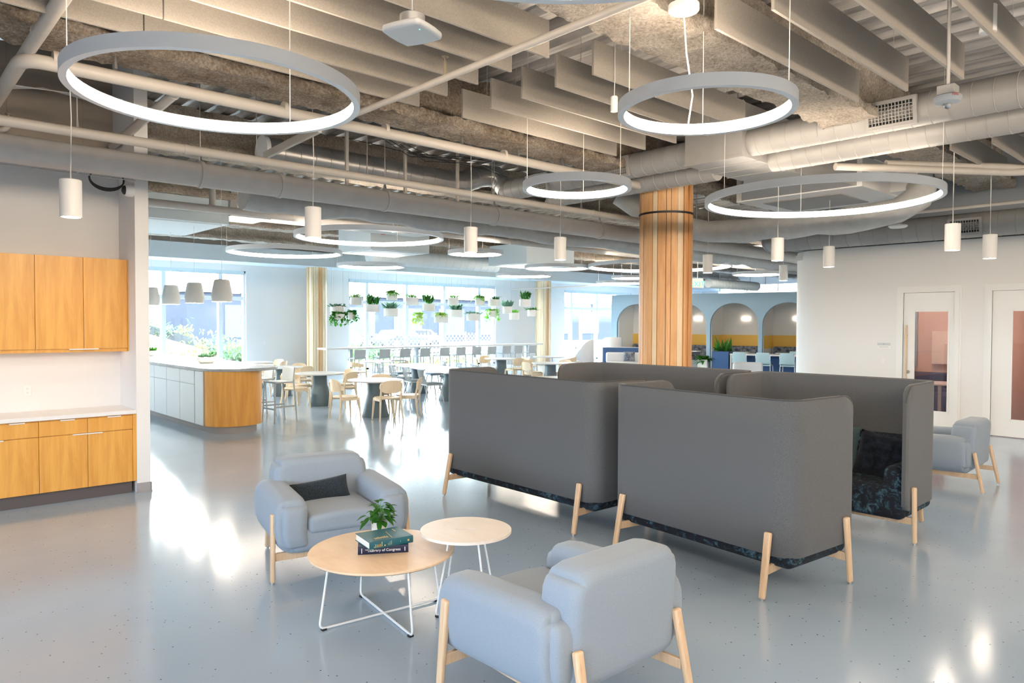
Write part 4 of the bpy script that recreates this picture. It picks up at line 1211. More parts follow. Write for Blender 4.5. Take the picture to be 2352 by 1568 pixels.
for i in range(7): b.box(L*(.20+.045*i),.045+.004*(i%2),.0455,L*(.20+.045*i)+.008,.075+.004*(i%3),.0466)
for i in range(9): b.box(L*.55+.002*i, .03+.016*i, .0455, L*.55+.002*i+.004, .042+.016*i, .0466)
b.box(L*.80,.15,.0455,L*.82,.205,.0466)
b.build('gilt_mark', MT['gold'], t, smooth=False)

# leaves
def leaf(b, base, d, L, W, droop=.5, fold=.15, k=5, roll=0, up=Vector((0,0,1))):
    d = Vector(d).normalized(); base = Vector(base)
    sd = d.cross(up)
    if sd.length < .05: sd = d.cross(Vector((1,0,0)))
    sd.normalize(); sd = Matrix.Rotation(roll,3,d) @ sd
    n_ = sd.cross(d); V = []; F = []
    for i in range(k+1):
        s_ = i/k; w = W*.5*math.sin(PI*min(1,max(0,s_*.94+.03)))**.75*(1.25-.5*s_)
        p = base + d*(L*s_) - up*(droop*L*s_*s_*.6)
        V += [p-sd*w+n_*(fold*w), p, p+sd*w+n_*(fold*w)]
    for i in range(k):
        a = 3*i; F += [(a,a+1,a+4,a+3),(a+1,a+2,a+5,a+4)]
    b.add(V,F)
def pot_round(parent, r, h, m, rt=None, name='pot'):
    rt = rt or r
    MB().lathe([(r*.8,0),(r,.01),(rt,h),(rt-.006,h),(rt-.01,h-.012),(0,h-.015)], 32).build(name, m, parent)
    tag(MB().lathe([(0,h-.012),(rt-.009,h-.012)], 20, cap=False).build('soil', MT['soil'], parent), None)
p = atz(871,1229,.412)
t = thing('potted_plant', 'leafy green plant in white pot behind the books', 'plant', (p.x,p.y,.4125))
pot_round(t, .05, .10, MT['pot'], .056)
b = MB(); st = MB(); lr = random.Random(4)
for i in range(48):
    a = lr.random()*2*PI; el = lr.uniform(.15,1.45); L0 = lr.uniform(.05,.125)
    tip = Vector((math.cos(a)*math.cos(el)*L0*1.0, math.sin(a)*math.cos(el)*L0*1.0, .095+math.sin(el)*L0*1.15))
    st.tube([(0,0,.085), tip*.6+Vector((0,0,.04)), tip], .0014, 4)
    leaf(b, tip, (math.cos(a), math.sin(a), lr.uniform(-.5,.6)), lr.uniform(.055,.085), lr.uniform(.034,.05), lr.uniform(.3,1.0), .2)
b.build('foliage', MT['leaf'], t, ang=70); st.build('stems', MT['leaf_l'], t)
# ================================================================ kitchen island
IX0, IX1, IY0, IY1 = 4.43, 5.42, 12.48, 18.6
def end_arc(x0, x1, y, sag, n=16):
    c = (x1-x0)/2; r_ = (c*c+sag*sag)/(2*sag); cy = y-sag+r_; cx = (x0+x1)/2
    a = math.asin(c/r_)
    return [(cx+r_*math.sin(-a+2*a*i/n), cy-r_*math.cos(-a+2*a*i/n)) for i in range(n+1)]
t = thing('kitchen_island', 'white kitchen island with a bowed maple end', 'counter', (0,0,0))
b = MB().box(IX0,IY0,.12,IX1,IY1,1.05); b.build('carcass', MT['cabw'], t, smooth=False)
A = end_arc(IX0,IX1,IY0,.42)
MB().prism(A+[(IX1,IY0+.02),(IX0,IY0+.02)], .12, 1.05).build('end_panel', MT['cab'], t, ang=40)
A2 = end_arc(IX0+.1,IX1-.1,IY0,.36)
MB().prism(A2+[(IX1-.1,IY1),(IX0+.08,IY1)], 0, .12).build('toe_kick', MT['base'], t, ang=40)
for k in range(8):
    y0 = IY0+.02+k*.74; y1 = y0+.732
    if k == 0: y0, y1 = IY0+.01, IY0+.40
    else: y0 -= .33; y1 -= .33
    dr = MB().box(IX0-.018,y0,.125,IX0,y1-.004,.80 if k else 1.04).build('door', MT['cabw'], t, smooth=False, bevel=.002)
    if k:
        dw = MB().box(IX0-.018,y0,.806,IX0,y1-.004,1.04).build('drawer', MT['cabw'], t, smooth=False, bevel=.002)
        MB().box(IX0-.03,(y0+y1)/2-.05,1.022,IX0-.016,(y0+y1)/2+.05,1.03).build('handle', MT['lamp'], dw, smooth=False)
A3 = end_arc(IX0-.03,5.72,IY0,.50)
tag(MB().prism(A3+[(5.72,IY1+.05),(IX0-.03,IY1+.05)], 1.052, 1.10).build('countertop', MT['quartz_g'], bevel=.004), 'speckled grey stone top of the kitchen island', 'countertop')
def low_planter(label, loc, w, seed, cat='plant'):
    t = thing('potted_plant', label, cat, loc)
    MB().rbox((0,0,.06),(w,w*.6,.06),.045,3,fn=lambda p: Vector((p.x*(1+p.z*2.0),p.y*(1+p.z*2.0),p.z))).build('pot', MT['pot'], t)
    b = MB(); lr = random.Random(seed)
    for i in range(60):
        a = lr.random()*2*PI; q = (lr.uniform(-w,w)*.8, lr.uniform(-.5,.5)*w, .1)
        leaf(b, q, (math.cos(a)*.7, math.sin(a)*.7, lr.uniform(.4,1.6)), lr.uniform(.08,.17), .045, .4, .15, 4)
    b.build('foliage', MT['leaf_b'] if seed % 2 else MT['leaf'], t, ang=70)
low_planter('low leafy plant in a white bowl on the island top', (5.05,14.1,1.10), .16, 3)
low_planter('leafy plant in a white bowl on the island top, half hidden by the wing wall', (5.10,17.9,1.10), .16, 6)
low_planter('small plant in a white pot on the sill beyond the island', (7.9,21.6,.80), .12, 8)
tag(MB().cyl((7.9,21.6,0),(7.9,21.6,.78),.05,n=12).cyl((7.9,21.6,.76),(7.9,21.6,.80),.3,n=32).build('pedestal_stand', MT['tab_top']), 'small white round pedestal by the slope window', 'table')
def cone_pendant(label):
    t = thing('bell_pendant', label, 'pendant light', (0,0,0), 0, 'pale bell pendants over the island')
    MB().lathe([(.170,.0),(.186,.115),(.182,.14),(.136,.385),(.115,.405),(0,.407)], 36, cap=False).build('shade', MT['shade'], t, ang=50)
    MB().lathe([(0,.02),(.165,.02)], 24, cap=False).build('lens', MT['lamp_glow'], t)
    MB().cyl((0,0,.4),(0,0,ZD-2.26),.004,n=6).build('cord', MT['cord'], t)
    return t
cp_ = cone_pendant('pale bell shaped pendant over the island, nearest the bowed end'); cp_.location = (5.03,13.25,2.255)
for y, l in ((14.66,'pale bell shaped pendant over the island, second from the bowed end'),(16.05,'pale bell shaped pendant over the island, third from the bowed end'),(17.4,'pale bell shaped pendant over the island, half hidden by the wing wall')):
    dup(cp_, (5.03,y,2.255), None, l)

# ================================================================ dining furniture
def wood_chair():
    t = thing('wooden_chair', '', 'chair', (0,0,0), 0, 'pale wooden dining chairs')
    C = MT['chair']
    for s in (-1,1):
        MB().bar((s*.195,.19,.43),(s*.225,.225,0),.021,.017,(0,1,0),.013,.011).build('leg', C, t, bevel=.006)
        MB().tube([(s*.235,-.235,0),(s*.215,-.20,.25),(s*.205,-.185,.45),(s*.205,-.215,.62),(s*.20,-.245,.72)],[.013,.018,.021,.018,.014],8).build('leg', C, t)
        MB().bar((s*.20,-.18,.405),(s*.195,.19,.40),.013,.025).build('seat_rail', C, t, bevel=.004)
    MB().bar((-.19,.185,.40),(.19,.185,.40),.013,.025).build('seat_rail', C, t, bevel=.004)
    def seat(u, v):
        a = 2*PI*u; k = v
        rx = .235; ry = .225
        e = 2.6
        c, s_ = math.cos(a), math.sin(a)
        q = (abs(c)**e+abs(s_)**e)**(-1/e)
        return (rx*k*c*q, .01+ry*k*s_*q, .452-.014*(1-k*k))
    b = MB().grid(seat, 28, 5, True)
    b.grid(lambda u,v: tuple(Vector(seat(u,1))-Vector((0,0,.022*v))), 28, 1, True)
    b.grid(lambda u,v: (lambda p: (p[0],p[1],.430))(seat(u,1-v)), 28, 3, True)
    b.build('seat', C, t, ang=50)
    def back(sg):
        def f(u, v):
            a = 2*PI*u; e = 2.7
            c, s_ = math.cos(a), math.sin(a); q = (abs(c)**e+abs(s_)**e)**(-1/e)
            x = .232*v*c*q; z = .665+.125*v*s_*q
            y = -.255+.9*x*x-.10*(z-.665)+sg*.007
            return (x, y, z)
        return f
    b = MB().grid(back(1), 28, 5, True).grid(back(-1), 28, 5, True)
    f1, f2 = back(1), back(-1)
    b.grid(lambda u,v: tuple(Vector(f1(u,1)).lerp(Vector(f2(u,1)), v)), 28, 1, True)
    b.build('backrest', C, t, ang=50)
    return t
def spindle_chair():
    t = thing('spindle_chair', '', 'chair', (0,0,0), 0, 'pale spindle back chairs')
    C = MT['spindle']
    for s in (-1,1):
        MB().tube([(s*.16,.15,.43),(s*.23,.23,0)],[.017,.012],8).build('leg', C, t)
        MB().tube([(s*.15,-.15,.43),(s*.22,-.26,0)],[.017,.012],8).build('leg', C, t)
    MB().rbox((0,0,.44),(.225,.215,.014),.012,2).build('seat', C, t)
    MB().rbox((0,.01,.47),(.205,.195,.02),.018,3).build('seat_pad', MT['seat_blue'], t)
    for k in range(8):
        x = -.185+.37*k/7
        MB().tube([(x*.93,-.19+.25*x*x,.45),(x*1.02,-.25+.3*x*x,.62),(x*1.12,-.29+.5*x*x,.80)],.0075,6).build('spindle', C, t)
    MB().tube([(-.225+.45*k/10,-.29+.5*(-.225+.45*k/10)**2*1.2,.80) for k in range(11)],.019,8).build('top_rail', C, t)
    return t
def barrel_chair():
    t = thing('barrel_chair', '', 'chair', (0,0,0), 0, 'bentwood barrel chairs')
    C = MT['chair']
    for s in (-1,1):
        MB().tube([(s*.25,.20,.63),(s*.24,.20,.42),(s*.26,.24,0)],[.012,.017,.012],8).build('leg', C, t)
        MB().tube([(s*.20,-.20,.66),(s*.20,-.21,.42),(s*.24,-.28,0)],[.012,.017,.012],8).build('leg', C, t)
    MB().rbox((0,0,.44),(.24,.23,.016),.014,3).build('seat', C, t)
    def sh(r_):
        def f(u, v):
            a = PI+ (u-.5)*PI*1.15 + PI/2
            a = -PI/2+(u-.5)*PI*1.25
            top = .775-.10*abs(u-.5)*2; bot = .60
            return (r_*math.cos(a), .02+r_*math.sin(a)*.98, bot+(top-bot)*v)
        return f
    MB().grid(sh(.285), 24, 3).grid(sh(.270), 24, 3).build('backrest', C, t, ang=60)
    return t
def stool():
    t = thing('bar_stool', '', 'stool', (0,0,0), 0, 'grey bar stools')
    C = MT['grey_plastic']
    MB().rbox((0,0,.755),(.215,.205,.016),.014,3).build('seat', C, t)
    MB().rbox((0,-.205,.90),(.205,.014,.135),.013,3,fn=lambda p: Vector((p.x,p.y+.6*p.x*p.x-.12*(p.z+.13),p.z))).build('backrest', C, t)
    for s in (-1,1):
        MB().tube([(s*.195,.19,.75),(s*.215,.225,0)],[.016,.013],8).build('leg', C, t)
        MB().tube([(s*.195,-.20,.80),(s*.195,-.195,.75),(s*.215,-.25,0)],[.014,.016,.013],8).build('leg', C, t)
        MB().bar((s*.209,-.223,.30),(s*.209,.213,.30),.008,.016).build('footrest', C, t)
    MB().bar((-.207,.212,.26),(.207,.212,.26),.008,.016).build('footrest', C, t)
    return t
def round_table(x, y, r, label, base=True, h=.74):
    t = thing('round_table', label, 'table', (x,y,0), 0, 'round dining tables')
    MB().lathe([(r-.02,h-.028),(r-.004,h-.012),(r,h-.004),(r-.003,h)], 64).build('tabletop', MT['tab_top'], t, ang=40)
    if base:
        MB().lathe([(.27,0),(.272,.015),(.25,.10),(.20,.33),(.162,.47),(.155,h-.05),(.20,h-.03)], 40).build('pedestal', MT['tab_base'], t, ang=60)
    else:
        for k in range(4):
            a = PI/4+k*PI/2
            MB().tube([(.1*math.cos(a),.1*math.sin(a),h-.03),(.16*math.cos(a),.16*math.sin(a),.05),(.30*math.cos(a),.30*math.sin(a),.012)],.014,8).build('leg', MT['grey_plastic'], t)
    return t
def around(x, y, r, phi):
    v = Vector((x,y,0)).normalized(); rt = Vector((v.y,-v.x,0))
    p = -v*math.cos(R(phi)) + rt*math.sin(R(phi))
    q = Vector((x,y,0)) + p*r
    return (q.x,q.y,0), math.atan2(p.x,-p.y)
TB = [(7.80,12.5,.55,'round white table nearest us in the dining area','nearest round table',(('in front of',20),('left of',-62),('right of',78),('behind',172))),
      (7.90,15.0,.55,'second round table from us, between island and long table','second round table',(('left front of',-52),('right front of',50),('left rear of',-135),('right rear of',128))),
      (8.2,17.6,.55,'third round table, close behind the island stool','third round table',(('right front of',42),('left front of',-60),('right rear of',150),('left rear of',-150))),
      (8.6,20.2,.5,'farthest round table at the left, by the slope window','farthest left round table',(('right of',62),('behind',130))),
      (15.6,17.4,.55,'round table before the right end of the window bar','round table before the bar end',(('right front of',38),('left of',-72),('left rear of',-140),('right of',100))),
      (15.0,14.6,.55,'round table left of the wide slatted column','round table left of the wide column',(('left front of',-50),('right of',72),('right rear of',150),('left rear of',-128)))]
wc = None
for x, y, r, lab, short, chairs in TB:
    round_table(x, y, r, lab)
    for w, ph in chairs:
        p, rz = around(x, y, .66, ph)
        l = 'pale wooden chair %s the %s' % (w, short)
        if wc is None: wc = wood_chair(); wc.location = p; wc.rotation_euler = (0,0,rz); wc['label'] = l
        else: dup(wc, p, rz, l)
round_table(11.0,10.55,.48,'round white table just behind the long grey sofa')
round_table(17.5,17.1,.55,'round table with slim legs behind the table at the wide column', False, .76)
round_table(11.6,18.4,.50,'round table with slim legs in front of the window bar', False)
bc = None
for x, y, ph, l in ((11.6,18.4,-70,'bentwood barrel chair left of the slim legged table by the bar'),(11.6,18.4,62,'bentwood barrel chair right of the slim legged table by the bar'),(17.5,17.1,-78,'bentwood barrel chair left of the slim legged table near the wide column'),(17.5,17.1,75,'bentwood barrel chair right of the slim legged table near the wide column')):
    p, rz = around(x, y, .68, ph)
    if bc is None: bc = barrel_chair(); bc.location = p; bc.rotation_euler = (0,0,rz); bc['label'] = l
    else: dup(bc, p, rz, l)
# long table
LA = R(-13)
t = thing('long_table', 'long white dining table lined with spindle chairs', 'table', (11.05,14.95,0), LA)
MB().rbox((0,0,.725),(.52,1.95,.015),.012,2,m=1).build('tabletop', MT['tab_top'], t)
for yy in (-1.05,1.05):
    MB().lathe([(.29,0),(.292,.015),(.26,.12),(.20,.36),(.165,.5),(.16,.69),(.2,.71)], 32, (0,yy,0)).build('pedestal', MT['tab_base'], t, ang=60)
sc_ = None
def at_long(x, y):
    return (11.05+math.cos(LA)*x-math.sin(LA)*y, 14.95+math.sin(LA)*x+math.cos(LA)*y, 0)
for k in range(4):
    for s, sl in ((-1,'island'),(1,'sofa')):
        l = 'pale spindle chair on the %s side of the long table, %s from far end' % (sl, ORD[3-k])
        p = at_long(s*.68, -1.45+k*.97)
        rz = LA + (-PI/2 if s < 0 else PI/2)
        if sc_ is None: sc_ = spindle_chair(); sc_.location = p; sc_.rotation_euler = (0,0,rz); sc_['label'] = l
        else: dup(sc_, p, rz, l)
dup(sc_, at_long(0,2.2), LA+PI, 'pale spindle back chair at the far end of the long table')
# window bar and stools
BY = 20.45
t = thing('window_bar', 'long white standing bar along the rear windows', 'counter', (0,0,0))
MB().box(11.0,BY,1.02,20.6,BY+.62,1.075).build('bar_top', MT['tab_top'], t, smooth=False, bevel=.006)
for xx in (12.0,14.6,17.2,19.9):
    b = MB().box(xx-.05,BY+.22,.02,xx+.05,BY+.34,1.02).box(xx-.25,BY+.12,0,xx+.25,BY+.5,.02); b.build('post', MT['grey_plastic'], t, smooth=False)
st = None
SX = (827,884,931,977,1022,1059,1095,1130,1164,1191,1223)
for i, px_ in enumerate(SX):
    q = atY(px_, 812, BY-.42-.2)
    l = 'grey bar stool at the window bar, %s from the pale column end' % ORD[i]
    if st is None: st = stool(); st.location = (q.x, BY-.42, 0); st['label'] = l
    else: dup(st, (q.x, BY-.42, 0), 0, l)
dup(st, (6.02,13.05,0), PI/2+.1, 'grey bar stool at the island nearest the bowed maple end')
dup(st, (6.05,14.0,0), PI/2, 'grey bar stool at the island behind the first stool')

# hanging planters
lr = random.Random(11)
def foliage(kind, w):
    b = MB()
    def rp(k=.8): return (lr.uniform(-1,1)*w*k*.5, lr.uniform(-.5,.5)*w*k*.6)
    if kind == 'grass':
        for i in range(75):
            x, y = rp(.7); a = lr.random()*2*PI
            leaf(b, (x,y,0), (math.cos(a)*.55,math.sin(a)*.55,1), lr.uniform(.26,.50), .022, 1.0, .1, 4)
    elif kind == 'upright':
        for i in range(60):
            x, y = rp(.75); a = lr.random()*2*PI
            leaf(b, (x,y,lr.uniform(0,.16)), (math.cos(a)*.5,math.sin(a)*.5,1), lr.uniform(.22,.36), .06, .3, .1, 4)
    elif kind == 'rosette':
        for i in range(44):
            x, y = rp(.7); a = lr.random()*2*PI
            leaf(b, (x,y,0), (math.cos(a),math.sin(a),lr.uniform(.3,1.5)), lr.uniform(.20,.34), .11, -.2, .25, 4)
    elif kind == 'fern':
        for i in range(130):
            a = lr.random()*2*PI; x, y = rp(.6)
            leaf(b, (x,y,lr.uniform(0,.08)), (math.cos(a),math.sin(a),lr.uniform(.2,1.4)), lr.uniform(.2,.40), .05, 1.2, .1, 4)
    elif kind == 'trail':
        for i in range(12):
            a = lr.random()*2*PI; x, y = w*.48*math.cos(a), w*.48*math.sin(a)
            n_ = lr.randint(5,9)
            for k in range(n_):
                s_ = k/n_
                q = (x*(1+.5*s_)+lr.uniform(-.04,.04), y*(1+.5*s_), .10-.02*k-.30*s_*lr.uniform(.6,1.1))
                leaf(b, q, (lr.uniform(-1,1),lr.uniform(-1,1),lr.uniform(-.9,.3)), .12, .09, .3, .15, 3)
        for i in range(26):
            x, y = rp(.9); a = lr.random()*2*PI
            leaf(b, (x,y,.02), (math.cos(a),math.sin(a),lr.uniform(.2,1.2)), .16, .10, .3, .15, 3)
    else:
        for i in range(70):
            x, y = rp(1.0); a = lr.random()*2*PI
            leaf(b, (x,y,0), (math.cos(a),math.sin(a),lr.uniform(.1,1.0)), lr.uniform(.12,.24), .07, .2, .2, 3)
    return b
PLN = [(210,567,620,98,'low','leaf_b','low succulents, leftmost of the hanging group'),
 (215,618,655,80,'trail','leaf','thin ivy trails, directly under the leftmost succulents'),
 (305,608,655,60,'trail','leaf','long green ivy, right of the leftmost succulents'),
 (330,512,562,85,'grass','leaf_l','fine grass, top row next to the pale column'),
 (437,558,605,95,'upright','leaf','upright tufts, below and right of the first grass'),
 (560,487,530,80,'fern','leaf_l','bushy fern, highest of the hanging group'),
 (555,583,635,105,'rosette','leaf_b','blue green rosettes, under the highest fern'),
 (690,513,562,95,'grass','leaf_l','arching grass, right of the highest fern'),
 (798,553,600,88,'upright','leaf','leafy upright shoots, above the lime fern'),
 (735,620,665,55,'trail','leaf_y','lime trailing leaves, left of the lime fern'),
 (878,627,675,103,'fern','leaf_y','drooping lime fern, lowest of the hanging group'),
 (955,515,562,80,'grass','leaf_l','reddish tipped grass, top row in the middle'),
 (975,592,640,95,'rosette','leaf_b','blue green leaves, below the middle grass'),
 (1083,615,662,100,'low','leaf_b','mixed succulents, right of the lime fern'),
 (1127,515,562,72,'fern','leaf_l','soft fern spilling left, top row'),
 (1218,525,568,90,'grass','leaf','wild grass, beside the soft fern'),
 (1207,597,638,65,'trail','leaf_l','bright ivy, under the wild grass'),
 (1303,570,615,72,'rosette','leaf_b','blue green rosettes, right part of the group'),
 (1348,610,655,78,'grass','leaf_l','short grass, lower right of the rosettes'),
 (1417,525,570,90,'upright','leaf','dense bright leaves, top right by the far column'),
 (1460,590,633,68,'low','leaf','dark succulents, rightmost of the hanging group')]
for i, (cx, yt, yb, w, kind, mk, l) in enumerate(PLN):
    Y = BY+.30+(.28 if i % 3 == 0 else (-.1 if i % 3 == 1 else .12))
    a_ = atY(700+cx/2.8, 500+yb/2.8, Y); c_ = atY(700+cx/2.8, 500+yt/2.8, Y)
    D = (a_-EYE).dot(AX_W); wd_ = w/2.8/F_PX*D*.98; h = c_.z-a_.z
    t = thing('hanging_planter', 'white hanging planter with '+l, 'planter', a_, 0, 'white hanging planters over the window bar')
    MB().lathe([(.46,0),(.5,.02),(.5,h),(.47,h),(.46,h-.03),(0,h-.03)], 28, cap=True).xf(Matrix.Diagonal((wd_,wd_*.62,1,1))).build('pot', MT['pot'], t)
    foliage(kind, wd_).xf(Matrix.Translation((0,0,h-.03))).build('foliage', MT[mk], t, ang=70)
    b = MB()
    for s in (-1,1): b.cyl((s*wd_*.42,0,h-.02),(s*wd_*.42,0,ZD-a_.z),.003,n=4)
    b.build('hanging_wire', MT['cord'], t)
pipe('hanging_rail', 'thin white rail suspended near the far pale column', 'rail', [atY(1177,664,19.5), atY(1463,652,17.2), atY(1640,645,15.8)], .022, MT['lamp'])
# ================================================================ far lounge right of and behind the wide column
def put(s, n): 
    p = PP(s, n, 0); return (p.x, p.y, 0)
PA = math.atan2(.966, -.258)  # direction of +s
t = thing('blue_counter', 'long blue sided counter table with a white top by the arches', 'counter', put(-2.45,-3.6), PA)
# local x = along +s, local y = toward the camera side is -n  (n axis = local -y)
MB().box(-1.55,-.35,.80,1.5,.35,.85).build('tabletop', MT['tab_top'], t, smooth=False, bevel=.004)
MB().box(-1.5,-.30,.02,1.45,-.24,.80).build('side_panel', MT['blue'], t, smooth=False)
for x in (-1.52,1.46): MB().box(x-.02,-.34,0,x+.03,.34,.80).build('leg', MT['tab_top'], t, smooth=False)
t = thing('planter_box', 'tall dark blue planter box full of snake plants', 'planter', put(-.62,-3.62), PA)
MB().box(-.30,-.36,0,.28,.36,.92).build('box', MT['blue'], t, smooth=False, bevel=.006)
MB().box(-.27,-.33,.915,.25,.33,.93).build('soil', MT['soil'], t, smooth=False)
b = MB(); lr = random.Random(21)
for i in range(26):
    leaf(b, (lr.uniform(-.25,.22),lr.uniform(-.3,.3),.9), (lr.uniform(-.3,.3),lr.uniform(-.3,.3),1), lr.uniform(.25,.62), .075, .05, .25, 5)
for i in range(60):
    a = lr.random()*2*PI
    leaf(b, (lr.uniform(-.25,.25),lr.uniform(-.3,.3),.95), (math.cos(a),math.sin(a),lr.uniform(.4,1.4)), lr.uniform(.15,.3), .10, .6, .2, 4)
b.build('foliage', MT['leaf'], t, ang=70)
t = thing('potted_plant', 'broad leafed plant in a square white planter beside the blue box', 'plant', put(-.02,-3.9), PA)
MB().box(-.17,-.17,0,.17,.17,.62).build('pot', MT['pot'], t, smooth=False, bevel=.01)
b = MB()
for i in range(90):
    a = lr.random()*2*PI
    leaf(b, (lr.uniform(-.12,.12),lr.uniform(-.12,.12),.6), (math.cos(a),math.sin(a),lr.uniform(.1,1.8)), lr.uniform(.25,.5), .13, .9, .2, 5)
b.build('foliage', MT['leaf'], t, ang=70)
def blue_chair():
    t = thing('sled_chair', '', 'chair', (0,0,0), 0, 'pale blue sled base chairs')
    MB().rbox((0,0,.50),(.23,.22,.02),.018,3).build('seat', MT['blue_plastic'], t)
    MB().rbox((0,-.23,.74),(.235,.016,.19),.015,3,fn=lambda p: Vector((p.x*(1-.1*p.z/.19),p.y-.16*(p.z+.19)+.4*p.x*p.x,p.z))).build('backrest', MT['blue_plastic'], t)
    for s in (-1,1):
        MB().tube([(s*.235,-.27,.86),(s*.225,-.20,.52),(s*.24,-.24,.01),(s*.24,.24,.01),(s*.22,.20,.49)],.011,8).build('leg', MT['wire'], t)
    return t
bch = None
for s, n, l, f in ((-1.40,-4.15,'pale blue chair at the blue counter nearest the planter box',0),(-2.18,-4.15,'pale blue chair in the middle of the blue counter',0),(-2.95,-4.15,'pale blue chair at the blue counter nearest the white wall',0),(-2.9,-2.95,'pale blue chair on the far side of the blue counter',PI),(1.10,-4.5,'pale blue chair just right of the wide slatted column',.3)):
    if bch is None: bch = blue_chair(); bch.location = put(s,n); bch.rotation_euler = (0,0,PA-PI+f); bch['label'] = l
    else: dup(bch, put(s,n), PA-PI+f, l)
# booths
for k in (-2,-1,0,1,2):
    nm = {-2:'booth farthest right, mostly behind the white wall',-1:'arch beside the white wall',0:'arch above the planter box',1:'arch just right of the wide column',2:'arch left of the wide column'}[k]
    t = thing('banquette', 'floral upholstered banquette inside the '+nm, 'bench', put(k*pitch,1.0), PA)
    # local y = -n : back at local y = -.85
    MB().rbox((0,-.72,.68),(.90,.10,.28),.06,3).build('back_cushion', MT['floral_pale'], t)
    MB().rbox((0,-.45,.40),(.90,.30,.07),.05,3).build('seat_cushion', MT['floral_pale'], t)
    MB().box(-.9,-.78,0,.9,-.2,.33).build('plinth', MT['cabw'], t, smooth=False)
    t = thing('booth_table', 'small white table inside the '+nm, 'table', put(k*pitch,.62), PA)
    MB().box(-.5,-.12,.72,.5,.42,.75).build('tabletop', MT['tab_top'], t, smooth=False)
    MB().cyl((0,.15,0),(0,.15,.72),.035,n=12).build('post', MT['tab_top'], t)
    t = thing('wall_light', 'slim glowing wall light inside the '+nm, 'light', PP(k*pitch+.0,1.86,2.12), PA)
    MB().box(-.17,-.02,-.015,.17,.03,.015).build('bar', MT['booth_glow'], t, smooth=False)
s0, s1 = -3.0, 0
b = MB(); slab(b, -6, 0, .03, .10, 3.135, 3.165)
tag(b.build('light_strip', MT['strip_glow'], smooth=False), 'glowing strip along the top of the blue partition', 'light')
b = MB()
for k, x in enumerate((-1.2,-.6,2.0,.6)):
    q = PP(x,.08,3.13); b.cyl((q.x,q.y,3.13),(q.x,q.y,4.0),.012,n=6)
tag(b.build('brace_rod', MT['base']), 'thin dark rods rising from the blue partition', 'rod')
# far lounge seats, left of the wide column
def shell_chair(label, loc, rz, w, h, cut):
    t = thing('lounge_chair', label, 'armchair', loc, rz)
    def sh(k):
        def f(u, v):
            a = -PI/2+(u-.5)*PI*1.2; e = abs(u-.5)*2
            top = h*(1-cut*max(0,(u-.35))**1.2)-.35*e**4
            return (w/2*k*math.cos(a), w/2*k*math.sin(a)*1.05, .18+(top-.18)*v)
        return f
    f1, f2 = sh(1), sh(.86)
    b = MB().grid(f1,28,8).grid(f2,28,8)
    b.grid(lambda u,v: tuple(Vector(f1(u,1)).lerp(Vector(f2(u,1)),v)),28,1)
    for e in (0,1): b.grid(lambda u,v,e=e: tuple(Vector(f1(e,u)).lerp(Vector(f2(e,u)),v)),6,1)
    b.build('shell', MT['shell_white'], t, ang=60)
    MB().rbox((0,.02,.36),(w*.40,w*.40,.09),.07,3).build('seat_cushion', MT['shell_white'], t)
    MB().cyl((0,0,0),(0,0,.28),.22,n=24).build('base', MT['tab_base'], t)
shell_chair('tall white shell chair by the third window', (20.9,18.7,0), R(60), .95, 1.28, .55)
shell_chair('rounded white egg chair behind the blue backed bench', (22.8,18.75,0), R(-30), .85, 1.34, 0)
t = thing('lounge_bench', 'pale bench sofa with a dark blue back panel near the wide column', 'sofa', (21.3,16.6,0), R(-47))
MB().box(-1.0,.30,.02,2.2,.36,.98).build('back_panel', MT['blue'], t, smooth=False)
MB().box(-1.02,.36,.0,2.22,.50,1.0).build('ledge', MT['tab_top'], t, smooth=False)
MB().rbox((.6,-.05,.36),(1.5,.36,.11),.07,3,m=5).build('seat_cushion', MT['shell_white'], t)
MB().rbox((.6,.20,.62),(1.5,.10,.19),.07,3,m=5).build('back_cushion', MT['shell_white'], t)
pillow('throw_pillow', 'small blue patterned pillow on the pale bench sofa', (21.15,16.55,.68), (R(75),0,R(-47)), .42,.36,.15, MT['floral_pale'])
t = thing('side_table', 'tiny white side table before the pale bench sofa', 'table', (21.2,15.9,0))
MB().cyl((0,0,.57),(0,0,.60),.22,n=28).build('tabletop', MT['tab_top'], t)
MB().cyl((0,0,.02),(0,0,.57),.025,n=10).build('post', MT['tab_top'], t); MB().cyl((0,0,0),(0,0,.02),.16,n=24).build('base', MT['tab_top'], t)
for loc, rz, l in (((17.6,13.6,0),R(40),'pale rounded armchair just left of the wide slatted column'),((18.3,10.2,0),R(120),'pale rounded armchair in front of the square white planter'),((19.2,14.6,0),R(10),'pale rounded armchair before the blue backed bench')):
    t = thing('lounge_chair', l, 'armchair', loc, rz)
    MB().rbox((0,.02,.36),(.36,.36,.12),.1,3).build('seat_cushion', MT['shell_white'], t)
    def f(p): return Vector((p.x, p.y+.5*p.x*p.x, p.z))
    MB().rbox((0,-.32,.62),(.40,.09,.20),.08,4,fn=f).build('backrest', MT['shell_white'], t)
    for a in (-.25,.25):
        for c in (-.25,.25): MB().cyl((a,c,0),(a,c,.28),.018,n=8).build('leg', MT['chair'], t)
